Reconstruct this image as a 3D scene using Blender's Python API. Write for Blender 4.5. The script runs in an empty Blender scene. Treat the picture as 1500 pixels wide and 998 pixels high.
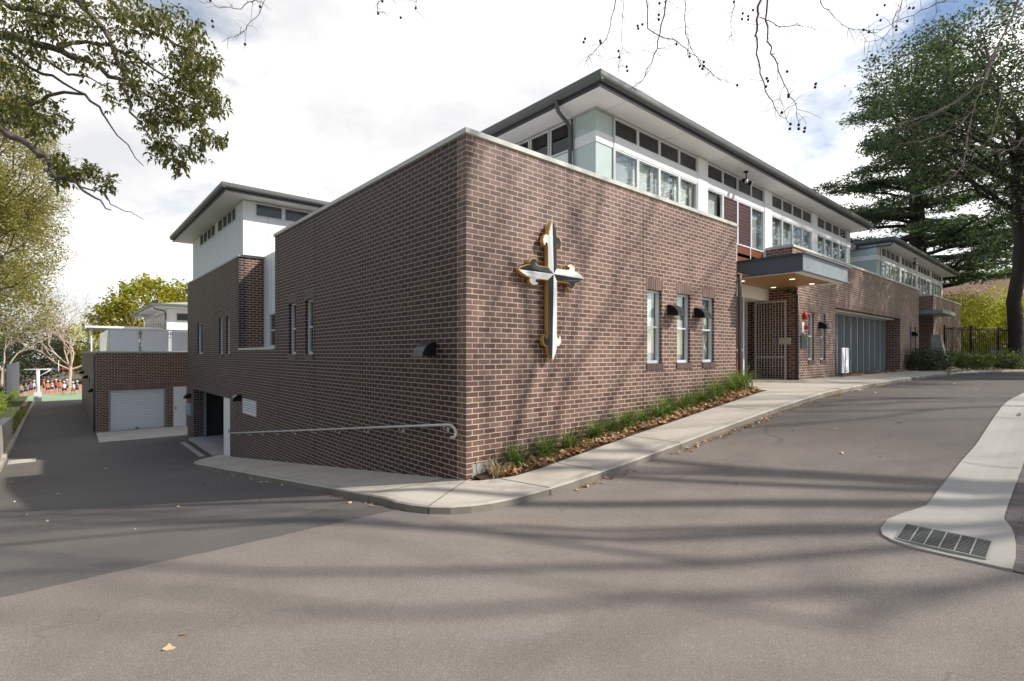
import bpy, math, random
import numpy as np
from mathutils import Vector, Matrix
from mathutils.geometry import tessellate_polygon
random.seed(7)
SC = bpy.context.scene
COL = SC.collection
R = math.radians
# ------------------------------------------------------------------ helpers
ORG = {}

def tag(o, label=None, cat=None, group=None, kind=None):
    if label: o['label'] = label
    if cat: o['category'] = cat
    if group: o['group'] = group
    if kind: o['kind'] = kind
    return o

def thing(name, label, cat, loc=(0, 0, 0), group=None, rz=0):
    o = bpy.data.objects.new(name, None); COL.objects.link(o)
    o.location = loc; o.rotation_euler = (0, 0, rz); o.empty_display_size = .1
    ORG[o.name] = Vector(loc)
    return tag(o, label, cat, group)

def smoothstep(t):
    t = max(0., min(1., t)); return t * t * (3 - 2 * t)

class MB:
    """collects world-space (or local) geometry and links it as one mesh object"""
    def __init__(s): s.v = []; s.f = []; s.m = []; s.sm = []
    def add(s, vs, fs, mi=0, smooth=False):
        b = len(s.v); s.v += [tuple(p) for p in vs]
        for f in fs:
            s.f.append([i + b for i in f]); s.m.append(mi); s.sm.append(smooth)
        return s
    def box(s, x0, x1, y0, y1, z0, z1, mi=0):
        x0, x1 = min(x0, x1), max(x0, x1); y0, y1 = min(y0, y1), max(y0, y1); z0, z1 = min(z0, z1), max(z0, z1)
        return s.add([(x0,y0,z0),(x1,y0,z0),(x1,y1,z0),(x0,y1,z0),(x0,y0,z1),(x1,y0,z1),(x1,y1,z1),(x0,y1,z1)],
                     [(0,3,2,1),(4,5,6,7),(0,1,5,4),(1,2,6,5),(2,3,7,6),(3,0,4,7)], mi)
    def quad(s, a, b, c, d, mi=0): return s.add([a, b, c, d], [(0, 1, 2, 3)], mi)
    def tube(s, pts, r, n=8, mi=0, caps=True, smooth=True):
        pts = [Vector(p) for p in pts]
        if not isinstance(r, (list, tuple)): r = [r] * len(pts)
        vs = []; fs = []
        up = Vector((0, 0, 1)); prev = None
        for i, p in enumerate(pts):
            if i == 0: d = pts[1] - p
            elif i == len(pts) - 1: d = p - pts[i - 1]
            else: d = pts[i + 1] - pts[i - 1]
            if d.length < 1e-9: d = Vector((0, 0, 1))
            d.normalize()
            if prev is None:
                a = d.cross(up)
                if a.length < .1: a = d.cross(Vector((1, 0, 0)))
            else:
                a = prev - d * prev.dot(d)
                if a.length < 1e-6: a = d.cross(up)
            a.normalize(); prev = a; b = d.cross(a)
            for k in range(n):
                t = 2 * math.pi * k / n
                vs.append(p + (a * math.cos(t) + b * math.sin(t)) * r[i])
        for i in range(len(pts) - 1):
            for k in range(n):
                fs.append((i*n+k, i*n+(k+1) % n, (i+1)*n+(k+1) % n, (i+1)*n+k))
        if caps:
            fs.append(tuple(range(n)))
            fs.append(tuple(reversed(range((len(pts)-1)*n, len(pts)*n))))
        return s.add(vs, fs, mi, smooth)
    def prism(s, poly, fn, d0, d1, mi=0, smooth=False):
        """poly 2D list, fn(u,v,d)->xyz, extruded from d0 to d1"""
        n = len(poly)
        vs = [fn(u, v, d0) for u, v in poly] + [fn(u, v, d1) for u, v in poly]
        tri = tessellate_polygon([[Vector((u, v, 0)) for u, v in poly]])
        fs = [tuple(t) for t in tri] + [tuple(i + n for i in reversed(t)) for t in tri]
        s.add(vs, fs, mi)
        b = len(s.v) - 2 * n
        for i in range(n):
            j = (i + 1) % n
            s.f.append([b+i, b+j, b+n+j, b+n+i]); s.m.append(mi); s.sm.append(smooth)
        return s
    def ball(s, c, r, nu=8, nv=6, mi=0):
        rx, ry, rz = r if isinstance(r, (tuple, list)) else (r, r, r)
        vs = [(c[0], c[1], c[2]+rz)]
        for i in range(1, nv):
            t = math.pi * i / nv
            for k in range(nu):
                p = 2 * math.pi * k / nu
                vs.append((c[0]+rx*math.sin(t)*math.cos(p), c[1]+ry*math.sin(t)*math.sin(p), c[2]+rz*math.cos(t)))
        vs.append((c[0], c[1], c[2]-rz)); fs = []
        for k in range(nu):
            fs.append((0, 1+k, 1+(k+1) % nu))
            fs.append((len(vs)-1, 1+(nv-2)*nu+(k+1) % nu, 1+(nv-2)*nu+k))
        for i in range(nv-2):
            for k in range(nu):
                fs.append((1+i*nu+k, 1+(i+1)*nu+k, 1+(i+1)*nu+(k+1) % nu, 1+i*nu+(k+1) % nu))
        return s.add(vs, fs, mi, True)
    def build(s, name, mats, parent=None, org=None, recalc=True):
        o0 = ORG.get(parent.name, Vector((0,0,0))) if parent else (Vector(org) if org else Vector((0,0,0)))
        me = bpy.data.meshes.new(name)
        me.from_pydata([(x-o0.x, y-o0.y, z-o0.z) for x, y, z in s.v], [], s.f)
        if not isinstance(mats, (list, tuple)): mats = [mats]
        for m in mats: me.materials.append(m)
        me.polygons.foreach_set('material_index', s.m)
        me.polygons.foreach_set('use_smooth', s.sm)
        if recalc:
            import bmesh
            bm = bmesh.new(); bm.from_mesh(me)
            bmesh.ops.recalc_face_normals(bm, faces=bm.faces)
            bm.to_mesh(me); bm.free()
        me.update()
        o = bpy.data.objects.new(name, me); COL.objects.link(o)
        if parent:
            o.parent = parent; ORG[o.name] = ORG.get(parent.name, Vector((0,0,0)))
        else:
            o.location = o0; ORG[o.name] = o0
        return o

def np_mesh(name, verts, faces, mats, parent=None, org=None, midx=None, smooth=False):
    """verts Nx3, faces MxK (all same size)"""
    o0 = ORG.get(parent.name, Vector((0,0,0))) if parent else (Vector(org) if org else Vector((0,0,0)))
    me = bpy.data.meshes.new(name)
    v = np.asarray(verts, dtype=np.float32) - np.array(o0[:], dtype=np.float32)
    f = np.asarray(faces, dtype=np.int32); k = f.shape[1]
    me.vertices.add(len(v)); me.vertices.foreach_set('co', v.ravel())
    me.loops.add(f.size); me.loops.foreach_set('vertex_index', f.ravel())
    me.polygons.add(len(f)); me.polygons.foreach_set('loop_start', np.arange(0, f.size, k, dtype=np.int32))
    if not isinstance(mats, (list, tuple)): mats = [mats]
    for m in mats: me.materials.append(m)
    if midx is not None: me.polygons.foreach_set('material_index', np.asarray(midx, dtype=np.int32))
    me.update(calc_edges=True)
    o = bpy.data.objects.new(name, me); COL.objects.link(o)
    if parent: o.parent = parent; ORG[o.name] = o0
    else: o.location = o0; ORG[o.name] = o0
    return o

def copy_tree(o, loc=None, parent=None, label=None, rz=None, scale=None):
    c = o.copy(); COL.objects.link(c)
    if parent: c.parent = parent
    if loc is not None: c.location = loc
    if rz is not None: c.rotation_euler = (0, 0, rz)
    if scale is not None: c.scale = (scale,) * 3
    if label: c['label'] = label
    for ch in list(o.children): copy_tree(ch, parent=c)
    return c

# ------------------------------------------------------------------ materials
def newmat(name):
    m = bpy.data.materials.new(name); m.use_nodes = True
    nt = m.node_tree; nt.nodes.clear()
    out = nt.nodes.new('ShaderNodeOutputMaterial')
    return m, nt, out

def N(nt, t, **kw):
    n = nt.nodes.new(t)
    for k, v in kw.items():
        if k in n.inputs: n.inputs[k].default_value = v
        else: setattr(n, k, v)
    return n

def mixc(nt, fac, a, b, mode='MIX'):
    n = nt.nodes.new('ShaderNodeMix'); n.data_type = 'RGBA'; n.blend_type = mode
    for i, x in ((0, fac), (6, a), (7, b)):
        if hasattr(x, 'node'): nt.links.new(x, n.inputs[i])
        else: n.inputs[i].default_value = x if i == 0 or len(x) == 4 else (*x, 1)
    return n.outputs[2]

def mth(nt, op, a, b=None, c=None, clamp=False):
    n = nt.nodes.new('ShaderNodeMath'); n.operation = op; n.use_clamp = clamp
    for i, x in enumerate((a, b, c)):
        if x is None: continue
        if hasattr(x, 'node'): nt.links.new(x, n.inputs[i])
        else: n.inputs[i].default_value = x
    return n.outputs[0]

def ramp(nt, fac, stops):
    n = nt.nodes.new('ShaderNodeValToRGB'); cr = n.color_ramp
    while len(cr.elements) < len(stops): cr.elements.new(.5)
    for e, (p, c) in zip(cr.elements, stops):
        e.position = p; e.color = (*c, 1) if len(c) == 3 else c
    nt.links.new(fac, n.inputs[0]); return n.outputs[0]

def noise(nt, vec, scale, detail=4, rough=.6, dist=0):
    n = nt.nodes.new('ShaderNodeTexNoise'); n.inputs['Scale'].default_value = scale
    n.inputs['Detail'].default_value = detail; n.inputs['Roughness'].default_value = rough; n.inputs['Distortion'].default_value = dist
    if vec is not None: nt.links.new(vec, n.inputs['Vector'])
    return n.outputs['Fac']

def wpos(nt):
    return nt.nodes.new('ShaderNodeNewGeometry').outputs['Position']

def mapped(nt, vec, scale=(1,1,1), loc=(0,0,0), rot=(0,0,0)):
    n = nt.nodes.new('ShaderNodeMapping'); n.inputs['Scale'].default_value = scale
    n.inputs['Location'].default_value = loc; n.inputs['Rotation'].default_value = rot
    nt.links.new(vec, n.inputs['Vector']); return n.outputs[0]

def bump(nt, h, strength=.3, dist=.01):
    n = nt.nodes.new('ShaderNodeBump'); n.inputs['Strength'].default_value = strength; n.inputs['Distance'].default_value = dist
    nt.links.new(h, n.inputs['Height']); return n.outputs[0]

def principled(nt, out, color, rough=.6, metal=0, spec=.5, normal=None):
    b = nt.nodes.new('ShaderNodeBsdfPrincipled')
    for k, x in (('Base Color', color), ('Roughness', rough), ('Metallic', metal), ('Specular IOR Level', spec)):
        if hasattr(x, 'node'): nt.links.new(x, b.inputs[k])
        else: b.inputs[k].default_value = (*x, 1) if k == 'Base Color' else x
    if normal is not None: nt.links.new(normal, b.inputs['Normal'])
    nt.links.new(b.outputs[0], out.inputs[0]); return b

def simple(name, col, rough=.6, metal=0, var=.12, scale=3., bmp=.0, bscale=60, spec=.5, streak=False):
    m, nt, out = newmat(name); P = wpos(nt)
    v = mapped(nt, P, (1, 1, .25)) if streak else P
    f = noise(nt, v, scale, 5, .65)
    c = mixc(nt, f, tuple(x*(1-var) for x in col), tuple(min(1, x*(1+var)) for x in col))
    r = mth(nt, 'MULTIPLY_ADD', noise(nt, P, scale*4, 3), .25, rough-.12, True)
    nrm = bump(nt, noise(nt, P, bscale, 3), bmp, .004) if bmp else None
    principled(nt, out, c, r, metal, spec, nrm); return m

def brick_mat(name, c1, c2, mortar, soldier=False, msz=.0070, dark=1.0, spec=.5):
    m, nt, out = newmat(name)
    g = nt.nodes.new('ShaderNodeNewGeometry')
    sp = nt.nodes.new('ShaderNodeSeparateXYZ'); nt.links.new(g.outputs['Position'], sp.inputs[0])
    sn = nt.nodes.new('ShaderNodeSeparateXYZ'); nt.links.new(g.outputs['Normal'], sn.inputs[0])
    isx = mth(nt, 'GREATER_THAN', mth(nt, 'ABSOLUTE', sn.outputs[0]), .5)
    ys = mth(nt, 'ADD', sp.outputs[1], .12)
    mx = nt.nodes.new('ShaderNodeMix'); mx.data_type = 'FLOAT'
    nt.links.new(isx, mx.inputs[0]); nt.links.new(sp.outputs[0], mx.inputs[2]); nt.links.new(ys, mx.inputs[3])
    u = mth(nt, 'ADD', mx.outputs[0], 24.005)
    zz = mth(nt, 'ADD', sp.outputs[2], .086*60 + .003)
    cb = nt.nodes.new('ShaderNodeCombineXYZ')
    if soldier:
        nt.links.new(zz, cb.inputs[0]); nt.links.new(u, cb.inputs[1])
    else:
        nt.links.new(u, cb.inputs[0]); nt.links.new(zz, cb.inputs[1])
    bt = nt.nodes.new('ShaderNodeTexBrick'); nt.links.new(cb.outputs[0], bt.inputs['Vector'])
    bt.offset = 0 if soldier else .5; bt.offset_frequency = 2; bt.squash = 1
    bt.inputs['Scale'].default_value = 1; bt.inputs['Mortar Size'].default_value = msz
    bt.inputs['Mortar Smooth'].default_value = .1; bt.inputs['Bias'].default_value = 0
    bt.inputs['Brick Width'].default_value = 10 if soldier else .24
    bt.inputs['Row Height'].default_value = .086
    bt.inputs['Color1'].default_value = (0, 0, 0, 1); bt.inputs['Color2'].default_value = (1, 1, 1, 1)
    bt.inputs['Mortar'].default_value = (.5, .5, .5, 1)
    t = nt.nodes.new('ShaderNodeSeparateColor'); nt.links.new(bt.outputs['Color'], t.inputs[0])
    cc = ramp(nt, t.outputs[0], [(0, c1), (.35, tuple((a*.6+b*.4) for a, b in zip(c1, c2))), (.62, c2), (.85, tuple((a*.4+b*.6)*1.0 for a, b in zip(c1, c2))), (1, tuple(x*1.22 for x in c2))])
    P = g.outputs['Position']
    st = noise(nt, P, .55, 5, .6)
    cc = mixc(nt, mth(nt, 'MULTIPLY_ADD', st, 2.2, -.7, True), cc, mixc(nt, 1., cc, (.80, .84, .90), 'MULTIPLY'))
    fine = noise(nt, mapped(nt, P, (1, 1, 2.2)), 70, 4, .7)
    cc = mixc(nt, .55, cc, mixc(nt, fine, (.45, .45, .45), (1.35, 1.35, 1.35)), 'MULTIPLY')
    # efflorescence blotches and grime under the coping / near ground
    ef = mth(nt, 'MULTIPLY_ADD', noise(nt, mapped(nt, P, (.8, .8, .35)), 1.7, 6, .7), 5.5, -3.35, True)
    cc = mixc(nt, mth(nt, 'MULTIPLY', ef, .22), cc, tuple(min(.4, x*2.2) for x in c2))
    stz = mth(nt, 'MULTIPLY_ADD', noise(nt, mapped(nt, P, (2.6, 2.6, .12)), 1., 4, .6), 5, -2.9, True)
    hz = mth(nt, 'MULTIPLY_ADD', sp.outputs[2], .55, -1.9, True)
    cc = mixc(nt, mth(nt, 'MULTIPLY', mth(nt, 'MULTIPLY', stz, hz), .55), cc, tuple(x*.42 for x in c1))
    mcol = mixc(nt, noise(nt, P, 3, 4, .7), tuple(x*.82 for x in mortar), tuple(min(1, x*1.12) for x in mortar))
    col = mixc(nt, bt.outputs['Fac'], cc, mcol)
    if dark != 1: col = mixc(nt, 1., col, (dark, dark, dark), 'MULTIPLY')
    hh = mth(nt, 'ADD', mth(nt, 'MULTIPLY', mth(nt, 'SUBTRACT', 1, bt.outputs['Fac']), 1.), mth(nt, 'MULTIPLY', fine, .15))
    rg = mth(nt, 'MULTIPLY_ADD', bt.outputs['Fac'], .35, mth(nt, 'MULTIPLY_ADD', noise(nt, P, 25, 3), .3, .38), True)
    principled(nt, out, col, rg, 0, spec, bump(nt, hh, .7, .006))
    return m

M = {}
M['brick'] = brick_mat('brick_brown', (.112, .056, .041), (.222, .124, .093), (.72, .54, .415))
M['brick_shade'] = brick_mat('brick_brown_shaded', (.044, .022, .018), (.075, .041, .034), (.50, .395, .34), spec=.22)  # same brick as the front, the side wall's shade put into darker colours
M['brick_shade_warm'] = brick_mat('brick_brown_warm_shaded', (.075, .038, .027), (.13, .070, .052), (.80, .56, .40), spec=.3)  # darker copy of the brick; shade and warm bounce light put into the colour
M['soldier'] = brick_mat('brick_soldier', (.110, .056, .042), (.19, .108, .083), (.50, .36, .27), soldier=True)
M['sill_brick'] = brick_mat('brick_sill', (.085, .05, .042), (.14, .085, .07), (.25, .19, .16), soldier=True)

def asphalt(name):
    m, nt, out = newmat(name); P = wpos(nt)
    sp = nt.nodes.new('ShaderNodeSeparateXYZ'); nt.links.new(P, sp.inputs[0])
    # the seam between the older pale surface and the newer dark one
    wob = mth(nt, 'MULTIPLY_ADD', noise(nt, P, 1.2, 3), .12, -.06)
    side = mth(nt, 'MULTIPLY_ADD', mth(nt, 'ADD', mth(nt, 'ADD', sp.outputs[1], .30), wob), 45, .5, True)
    far = mth(nt, 'MULTIPLY_ADD', sp.outputs[0], .28, -.6, True)
    old = mixc(nt, far, (.250, .214, .184), (.132, .115, .102))
    base = mixc(nt, side, old, (.140, .127, .117))
    n1 = noise(nt, P, .35, 6, .6); n2 = noise(nt, P, 2.3, 6, .7); n3 = noise(nt, P, 110, 3, .8)
    vor = nt.nodes.new('ShaderNodeTexVoronoi'); nt.links.new(P, vor.inputs['Vector']); vor.inputs['Scale'].default_value = 190
    c = mixc(nt, .85, base, mixc(nt, n1, (.58, .58, .59), (1.42, 1.40, 1.37)), 'MULTIPLY')
    c = mixc(nt, .6, c, mixc(nt, n2, (.76, .76, .76), (1.24, 1.24, 1.24)), 'MULTIPLY')
    sc = nt.nodes.new('ShaderNodeSeparateColor'); nt.links.new(vor.outputs['Color'], sc.inputs[0])
    c = mixc(nt, .7, c, ramp(nt, sc.outputs[0], [(0, (.66, .66, .66)), (.5, (.95, .95, .95)), (.85, (1.15, 1.15, 1.15)), (1, (1.8, 1.76, 1.7))]), 'MULTIPLY')
    c = mixc(nt, .6, c, mixc(nt, n3, (.7, .7, .7), (1.3, 1.3, 1.3)), 'MULTIPLY')
    # pale scuffs and dark stains
    sf = mth(nt, 'MULTIPLY_ADD', noise(nt, mapped(nt, P, (1, .5, 1), rot=(0, 0, .3)), 1.1, 7, .75), 6, -3.9, True)
    c = mixc(nt, mth(nt, 'MULTIPLY', sf, .38), c, (.36, .32, .28))
    ds = mth(nt, 'MULTIPLY_ADD', noise(nt, mapped(nt, P, (.5, 1, 1), loc=(9, 3, 0)), .8, 5, .6), 6, -3.6, True)
    c = mixc(nt, mth(nt, 'MULTIPLY', ds, .34), c, (.05, .045, .045))
    # fine cracks in the old surface
    cv = nt.nodes.new('ShaderNodeTexVoronoi'); cv.feature = 'DISTANCE_TO_EDGE'; cv.inputs['Scale'].default_value = .33
    nt.links.new(mixc(nt, .12, P, P), cv.inputs['Vector'])
    dn = nt.nodes.new('ShaderNodeTexNoise'); dn.inputs['Scale'].default_value = 1.5; nt.links.new(P, dn.inputs['Vector'])
    va = nt.nodes.new('ShaderNodeVectorMath'); va.operation = 'MULTIPLY_ADD'
    nt.links.new(dn.outputs['Color'], va.inputs[0]); va.inputs[1].default_value = (1.2, 1.2, 0); nt.links.new(P, va.inputs[2])
    nt.links.new(va.outputs[0], cv.inputs['Vector'])
    cr = mth(nt, 'SUBTRACT', 1, mth(nt, 'MULTIPLY', cv.outputs['Distance'], 240), None, True)
    cr = mth(nt, 'MULTIPLY', cr, mth(nt, 'MULTIPLY_ADD', noise(nt, P, .5, 2), 5, -2.35, True))
    c = mixc(nt, mth(nt, 'MULTIPLY', cr, .5), c, (.03, .028, .028))
    h = mth(nt, 'ADD', mth(nt, 'MULTIPLY', vor.outputs['Distance'], .6), n3)
    rgh = mth(nt, 'MULTIPLY_ADD', n2, .25, .68, True)
    principled(nt, out, c, rgh, 0, .35, bump(nt, h, .55, .006)); return m
M['asphalt'] = asphalt('asphalt')

def concrete(name, col, stain=(.25, .21, .15), st=.55, speck=.5):
    m, nt, out = newmat(name); P = wpos(nt)
    n1 = noise(nt, P, 1.1, 6, .65); n2 = noise(nt, P, 9, 5, .7); n3 = noise(nt, P, 160, 3, .7)
    c = mixc(nt, n1, tuple(x*.84 for x in col), tuple(min(1, x*1.12) for x in col))
    c = mixc(nt, .5, c, mixc(nt, n2, (.84, .84, .84), (1.14, 1.14, 1.14)), 'MULTIPLY')
    c = mixc(nt, speck, c, mixc(nt, n3, (.65, .65, .65), (1.32, 1.32, 1.32)), 'MULTIPLY')
    s = mth(nt, 'MULTIPLY_ADD', noise(nt, mapped(nt, P, (1, 1, 1), loc=(4, 7, 2)), .9, 6, .7), 4.5, -2.3, True)
    c = mixc(nt, mth(nt, 'MULTIPLY', s, st), c, stain)
    principled(nt, out, c, .85, 0, .3, bump(nt, mth(nt, 'ADD', n2, n3), .3, .004)); return m
M['path'] = concrete('path_concrete', (.56, .50, .415))
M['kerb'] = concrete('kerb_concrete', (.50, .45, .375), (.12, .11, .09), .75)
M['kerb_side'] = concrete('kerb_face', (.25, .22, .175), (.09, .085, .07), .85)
M['spoon'] = concrete('drain_concrete', (.42, .395, .35), (.30, .28, .25), .4, .9)
M['slab'] = concrete('slab_concrete', (.44, .42, .39), (.22, .20, .18), .4)
M['wallconc'] = concrete('retaining_concrete', (.42, .38, .33), (.15, .14, .11), .6)
M['stone'] = concrete('sandstone', (.42, .33, .22), (.22, .15, .08), .7)
M['white'] = simple('white_cladding', (.86, .85, .83), .5, var=.03, scale=1.5, streak=True)
M['white_frame'] = simple('white_aluminium', (.74, .75, .75), .35, var=.04)
M['soffit'] = simple('soffit_paint', (.92, .89, .84), .7, var=.04)
M['grey_frame'] = simple('grey_aluminium', (.46, .47, .47), .35, var=.06)
M['coping'] = simple('coping_metal', (.62, .62, .55), .45, var=.08, streak=True)
M['gutter'] = simple('gutter_steel', (.115, .12, .108), .42, var=.12, metal=.0, scale=1.2)
M['fascia'] = simple('fascia_charcoal', (.055, .055, .062), .5, var=.1)
M['roofmetal'] = simple('roof_metal', (.16, .18, .21), .35, var=.1, metal=.3)
M['pipe'] = simple('downpipe_grey', (.10, .105, .115), .42, var=.08)
M['galv'] = simple('galvanised_steel', (.36, .40, .43), .42, metal=.55, var=.22, scale=2.2)
M['bluegrey'] = simple('bluegrey_paint', (.115, .145, .18), .5, var=.12, scale=2.2)
M['rail'] = simple('handrail_steel', (.62, .62, .61), .4, metal=.3, var=.1)
M['gate'] = simple('gate_paint', (.50, .465, .44), .45, var=.08)
M['black'] = simple('black_paint', (.012, .012, .013), .6, var=.1, spec=.2)
M['hood'] = simple('lamp_hood_metal', (.045, .052, .06), .3, metal=.3, var=.15)
M['bulb'] = simple('lamp_lens', (.5, .5, .47), .3)
M['timber'] = simple('timber_soffit', (.42, .235, .085), .45, var=.12, scale=2)
M['redpanel'] = simple('red_timber_panel', (.20, .058, .030), .35, var=.3, scale=5, streak=True)
M['darkred'] = simple('dark_louvre_panel', (.075, .032, .030), .45, var=.18)
M['beam'] = simple('steel_lintel', (.075, .052, .055), .5, var=.1)
M['door'] = simple('white_door', (.86, .85, .82), .45, var=.03)
M['roller'] = simple('roller_shutter', (.72, .72, .69), .42, metal=.1, var=.08)
M['screen'] = simple('screen_sheet', (.86, .84, .80), .55, var=.03)
M['greypost'] = simple('grey_post', (.28, .29, .31), .4, var=.08)
M['gold'] = simple('gold_paint', (.78, .50, .15), .35, metal=.6, var=.1)
M['xwhite'] = simple('cross_white', (.80, .80, .76), .28, var=.02)
M['xblack'] = simple('cross_black', (.030, .034, .035), .55, var=.05, spec=.2)
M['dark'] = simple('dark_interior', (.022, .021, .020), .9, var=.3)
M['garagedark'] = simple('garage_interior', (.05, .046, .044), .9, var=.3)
M['red'] = simple('red_plastic', (.55, .02, .015), .3, var=.05)
M['plaque'] = simple('green_plaque', (.035, .06, .05), .4, var=.1)
M['cream'] = simple('cream_plastic', (.50, .48, .36), .5, var=.05)
M['signwhite'] = simple('sign_white', (.92, .91, .92), .5, var=.03)
M['ink'] = simple('navy_ink', (.02, .025, .10), .5)
M['grate'] = simple('grate_steel', (.42, .43, .39), .5, metal=.5, var=.3, scale=12)
M['gratelight'] = simple('grate_bar', (.36, .36, .32), .5, metal=.5, var=.2, scale=12)
M['soil'] = simple('mulch_soil', (.095, .05, .03), .95, var=.45, scale=25, bmp=.8, bscale=60)
M['dirt'] = simple('garden_dirt', (.11, .08, .05), .95, var=.4, scale=9, bmp=.6)
M['lawn'] = simple('lawn_grass', (.06, .075, .025), .9, var=.4, scale=6, bmp=.6)
M['court'] = simple('court_green', (.27, .40, .23), .7, var=.08)
M['courtpink'] = simple('playground_surface', (.55, .30, .18), .8, var=.2)
M['tile'] = simple('terracotta_tile', (.26, .14, .10), .75, var=.35, scale=9)
M['fencegrey'] = simple('corrugated_grey', (.10, .105, .125), .5, var=.1)
M['palefence'] = simple('pale_boards', (.50, .49, .45), .6, var=.1)
M['trim'] = simple('roof_trim', (.5, .44, .40), .6)
M['meter'] = simple('meter_box', (.26, .31, .34), .45, var=.08)
M['skin'] = simple('skin', (.42, .24, .17), .6, var=.05)
M['hair'] = simple('hair', (.04, .025, .018), .7)
for nm, c in dict(cwhite=(.72,.72,.70), cnavy=(.03,.035,.09), corange=(.62,.18,.06), cred=(.5,.05,.04), cpurple=(.16,.09,.22), cgreen=(.05,.16,.08), cblue=(.12,.2,.4), cgrey=(.22,.22,.23)).items():
    M[nm] = simple(nm + '_cloth', c, .85, var=.08)

def pave_mat():
    m, nt, out = newmat('brick_paving'); P = wpos(nt)
    bt = nt.nodes.new('ShaderNodeTexBrick'); nt.links.new(mapped(nt, P, (1, 1, 1), rot=(0, 0, math.pi/2)), bt.inputs['Vector'])
    bt.inputs['Scale'].default_value = 1; bt.inputs['Brick Width'].default_value = .23; bt.inputs['Row Height'].default_value = .076
    bt.inputs['Mortar Size'].default_value = .004; bt.inputs['Color1'].default_value = (.12, .10, .095, 1)
    bt.inputs['Color2'].default_value = (.17, .14, .13, 1); bt.inputs['Mortar'].default_value = (.05, .045, .04, 1)
    bt.offset = .5
    c = mixc(nt, .6, bt.outputs['Color'], mixc(nt, noise(nt, P, 30, 4), (.7, .7, .7), (1.35, 1.35, 1.35)), 'MULTIPLY')
    principled(nt, out, c, .8, 0, .3, bump(nt, mth(nt, 'SUBTRACT', 1, bt.outputs['Fac']), .5, .005)); return m
M['paving'] = pave_mat()

def glass(name, tint=(.93, .95, .94), refl=1.0, base=.0):
    m, nt, out = newmat(name)
    tr = nt.nodes.new('ShaderNodeBsdfTransparent'); tr.inputs[0].default_value = (*tint, 1)
    gl = nt.nodes.new('ShaderNodeBsdfGlossy'); gl.inputs['Roughness'].default_value = .02; gl.inputs[0].default_value = (.95, 1, .99, 1)
    fr = nt.nodes.new('ShaderNodeLayerWeight'); fr.inputs[0].default_value = .5
    P = wpos(nt); nrm = bump(nt, noise(nt, P, 1.6, 2), .12, .02)
    nt.links.new(nrm, gl.inputs['Normal'])
    mx = nt.nodes.new('ShaderNodeMixShader')
    f = mth(nt, 'MULTIPLY_ADD', mth(nt, 'POWER', fr.outputs[1], 3.2), .55*refl, .035+base, True)
    nt.links.new(f, mx.inputs[0]); nt.links.new(tr.outputs[0], mx.inputs[1]); nt.links.new(gl.outputs[0], mx.inputs[2])
    nt.links.new(mx.outputs[0], out.inputs[0]); return m
M['glass'] = glass('window_glass', refl=1.3, base=.03)
M['glass_dark'] = glass('screened_glass', (.45, .42, .42), .9)
M['frost'] = simple('frosted_green_glass', (.50, .60, .56), .16, var=.04, scale=.8, spec=.7)
M['blind'] = simple('window_blind', (.52, .50, .48), .8, var=.12, scale=1.2)
M['blind_pale'] = simple('pale_blind', (.84, .84, .82), .8, var=.06, scale=1.2)
M['curtain'] = simple('lace_curtain', (.52, .50, .48), .9, var=.3, scale=2, streak=True)
M['clere'] = simple('insect_screen', (.072, .060, .058), .7, var=.15)
M['garageglass'] = simple('dark_tinted_glazing', (.065, .074, .072), .16, var=.7, scale=1.2, spec=.6)

def leafmat(name, ca, cb, cc=None, trans=.35, rough=.5, spec=.4, clump=.5):
    m, nt, out = newmat(name); g = nt.nodes.new('ShaderNodeNewGeometry')
    rnd = g.outputs['Random Per Island']
    stops = [(0, ca), (.55, cb)] + ([(1, cc)] if cc else [(1, tuple(x*1.25 for x in cb))])
    c = ramp(nt, rnd, stops)
    c = mixc(nt, .8, c, mixc(nt, noise(nt, g.outputs['Position'], clump, 3, .6), (.45, .45, .45), (1.5, 1.5, 1.45)), 'MULTIPLY')
    b = nt.nodes.new('ShaderNodeBsdfPrincipled'); nt.links.new(c, b.inputs['Base Color'])
    b.inputs['Roughness'].default_value = rough; b.inputs['Specular IOR Level'].default_value = spec
    t = nt.nodes.new('ShaderNodeBsdfTranslucent'); nt.links.new(mixc(nt, 1., c, (1.5, 1.6, .8), 'MULTIPLY'), t.inputs[0])
    mx = nt.nodes.new('ShaderNodeMixShader'); mx.inputs[0].default_value = trans
    nt.links.new(b.outputs[0], mx.inputs[1]); nt.links.new(t.outputs[0], mx.inputs[2]); nt.links.new(mx.outputs[0], out.inputs[0])
    return m
M['leaf_glossy'] = leafmat('leaf_glossy_green', (.05, .075, .02), (.14, .15, .045), (.28, .22, .09), .35, .35, .5)
M['leaf_olive'] = leafmat('leaf_olive', (.10, .10, .03), (.27, .25, .07), (.50, .38, .13), .4, clump=.35)
M['leaf_dark'] = leafmat('leaf_dark_green', (.026, .045, .030), (.065, .095, .055), (.16, .18, .10), .35, .45)
M['leaf_mid'] = leafmat('leaf_mid_green', (.04, .07, .02), (.10, .14, .04), (.19, .21, .07), .42)
M['leaf_lime'] = leafmat('leaf_lime', (.13, .15, .015), (.30, .30, .03), (.50, .38, .05), .5)
M['leaf_gold'] = leafmat('leaf_gold_green', (.20, .21, .03), (.42, .40, .06), (.62, .55, .12), .45, clump=.3)
M['leaf_cedar'] = leafmat('leaf_cedar', (.04, .078, .066), (.10, .155, .11), (.29, .33, .16), .33, .6, clump=.22)
M['leaf_strap'] = leafmat('leaf_strappy', (.055, .11, .02), (.15, .24, .055), (.40, .40, .20), .35, .4, clump=2)
M['leaf_hedge'] = leafmat('leaf_hedge', (.13, .17, .03), (.28, .33, .06), (.45, .48, .14), .4, clump=1)
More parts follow.
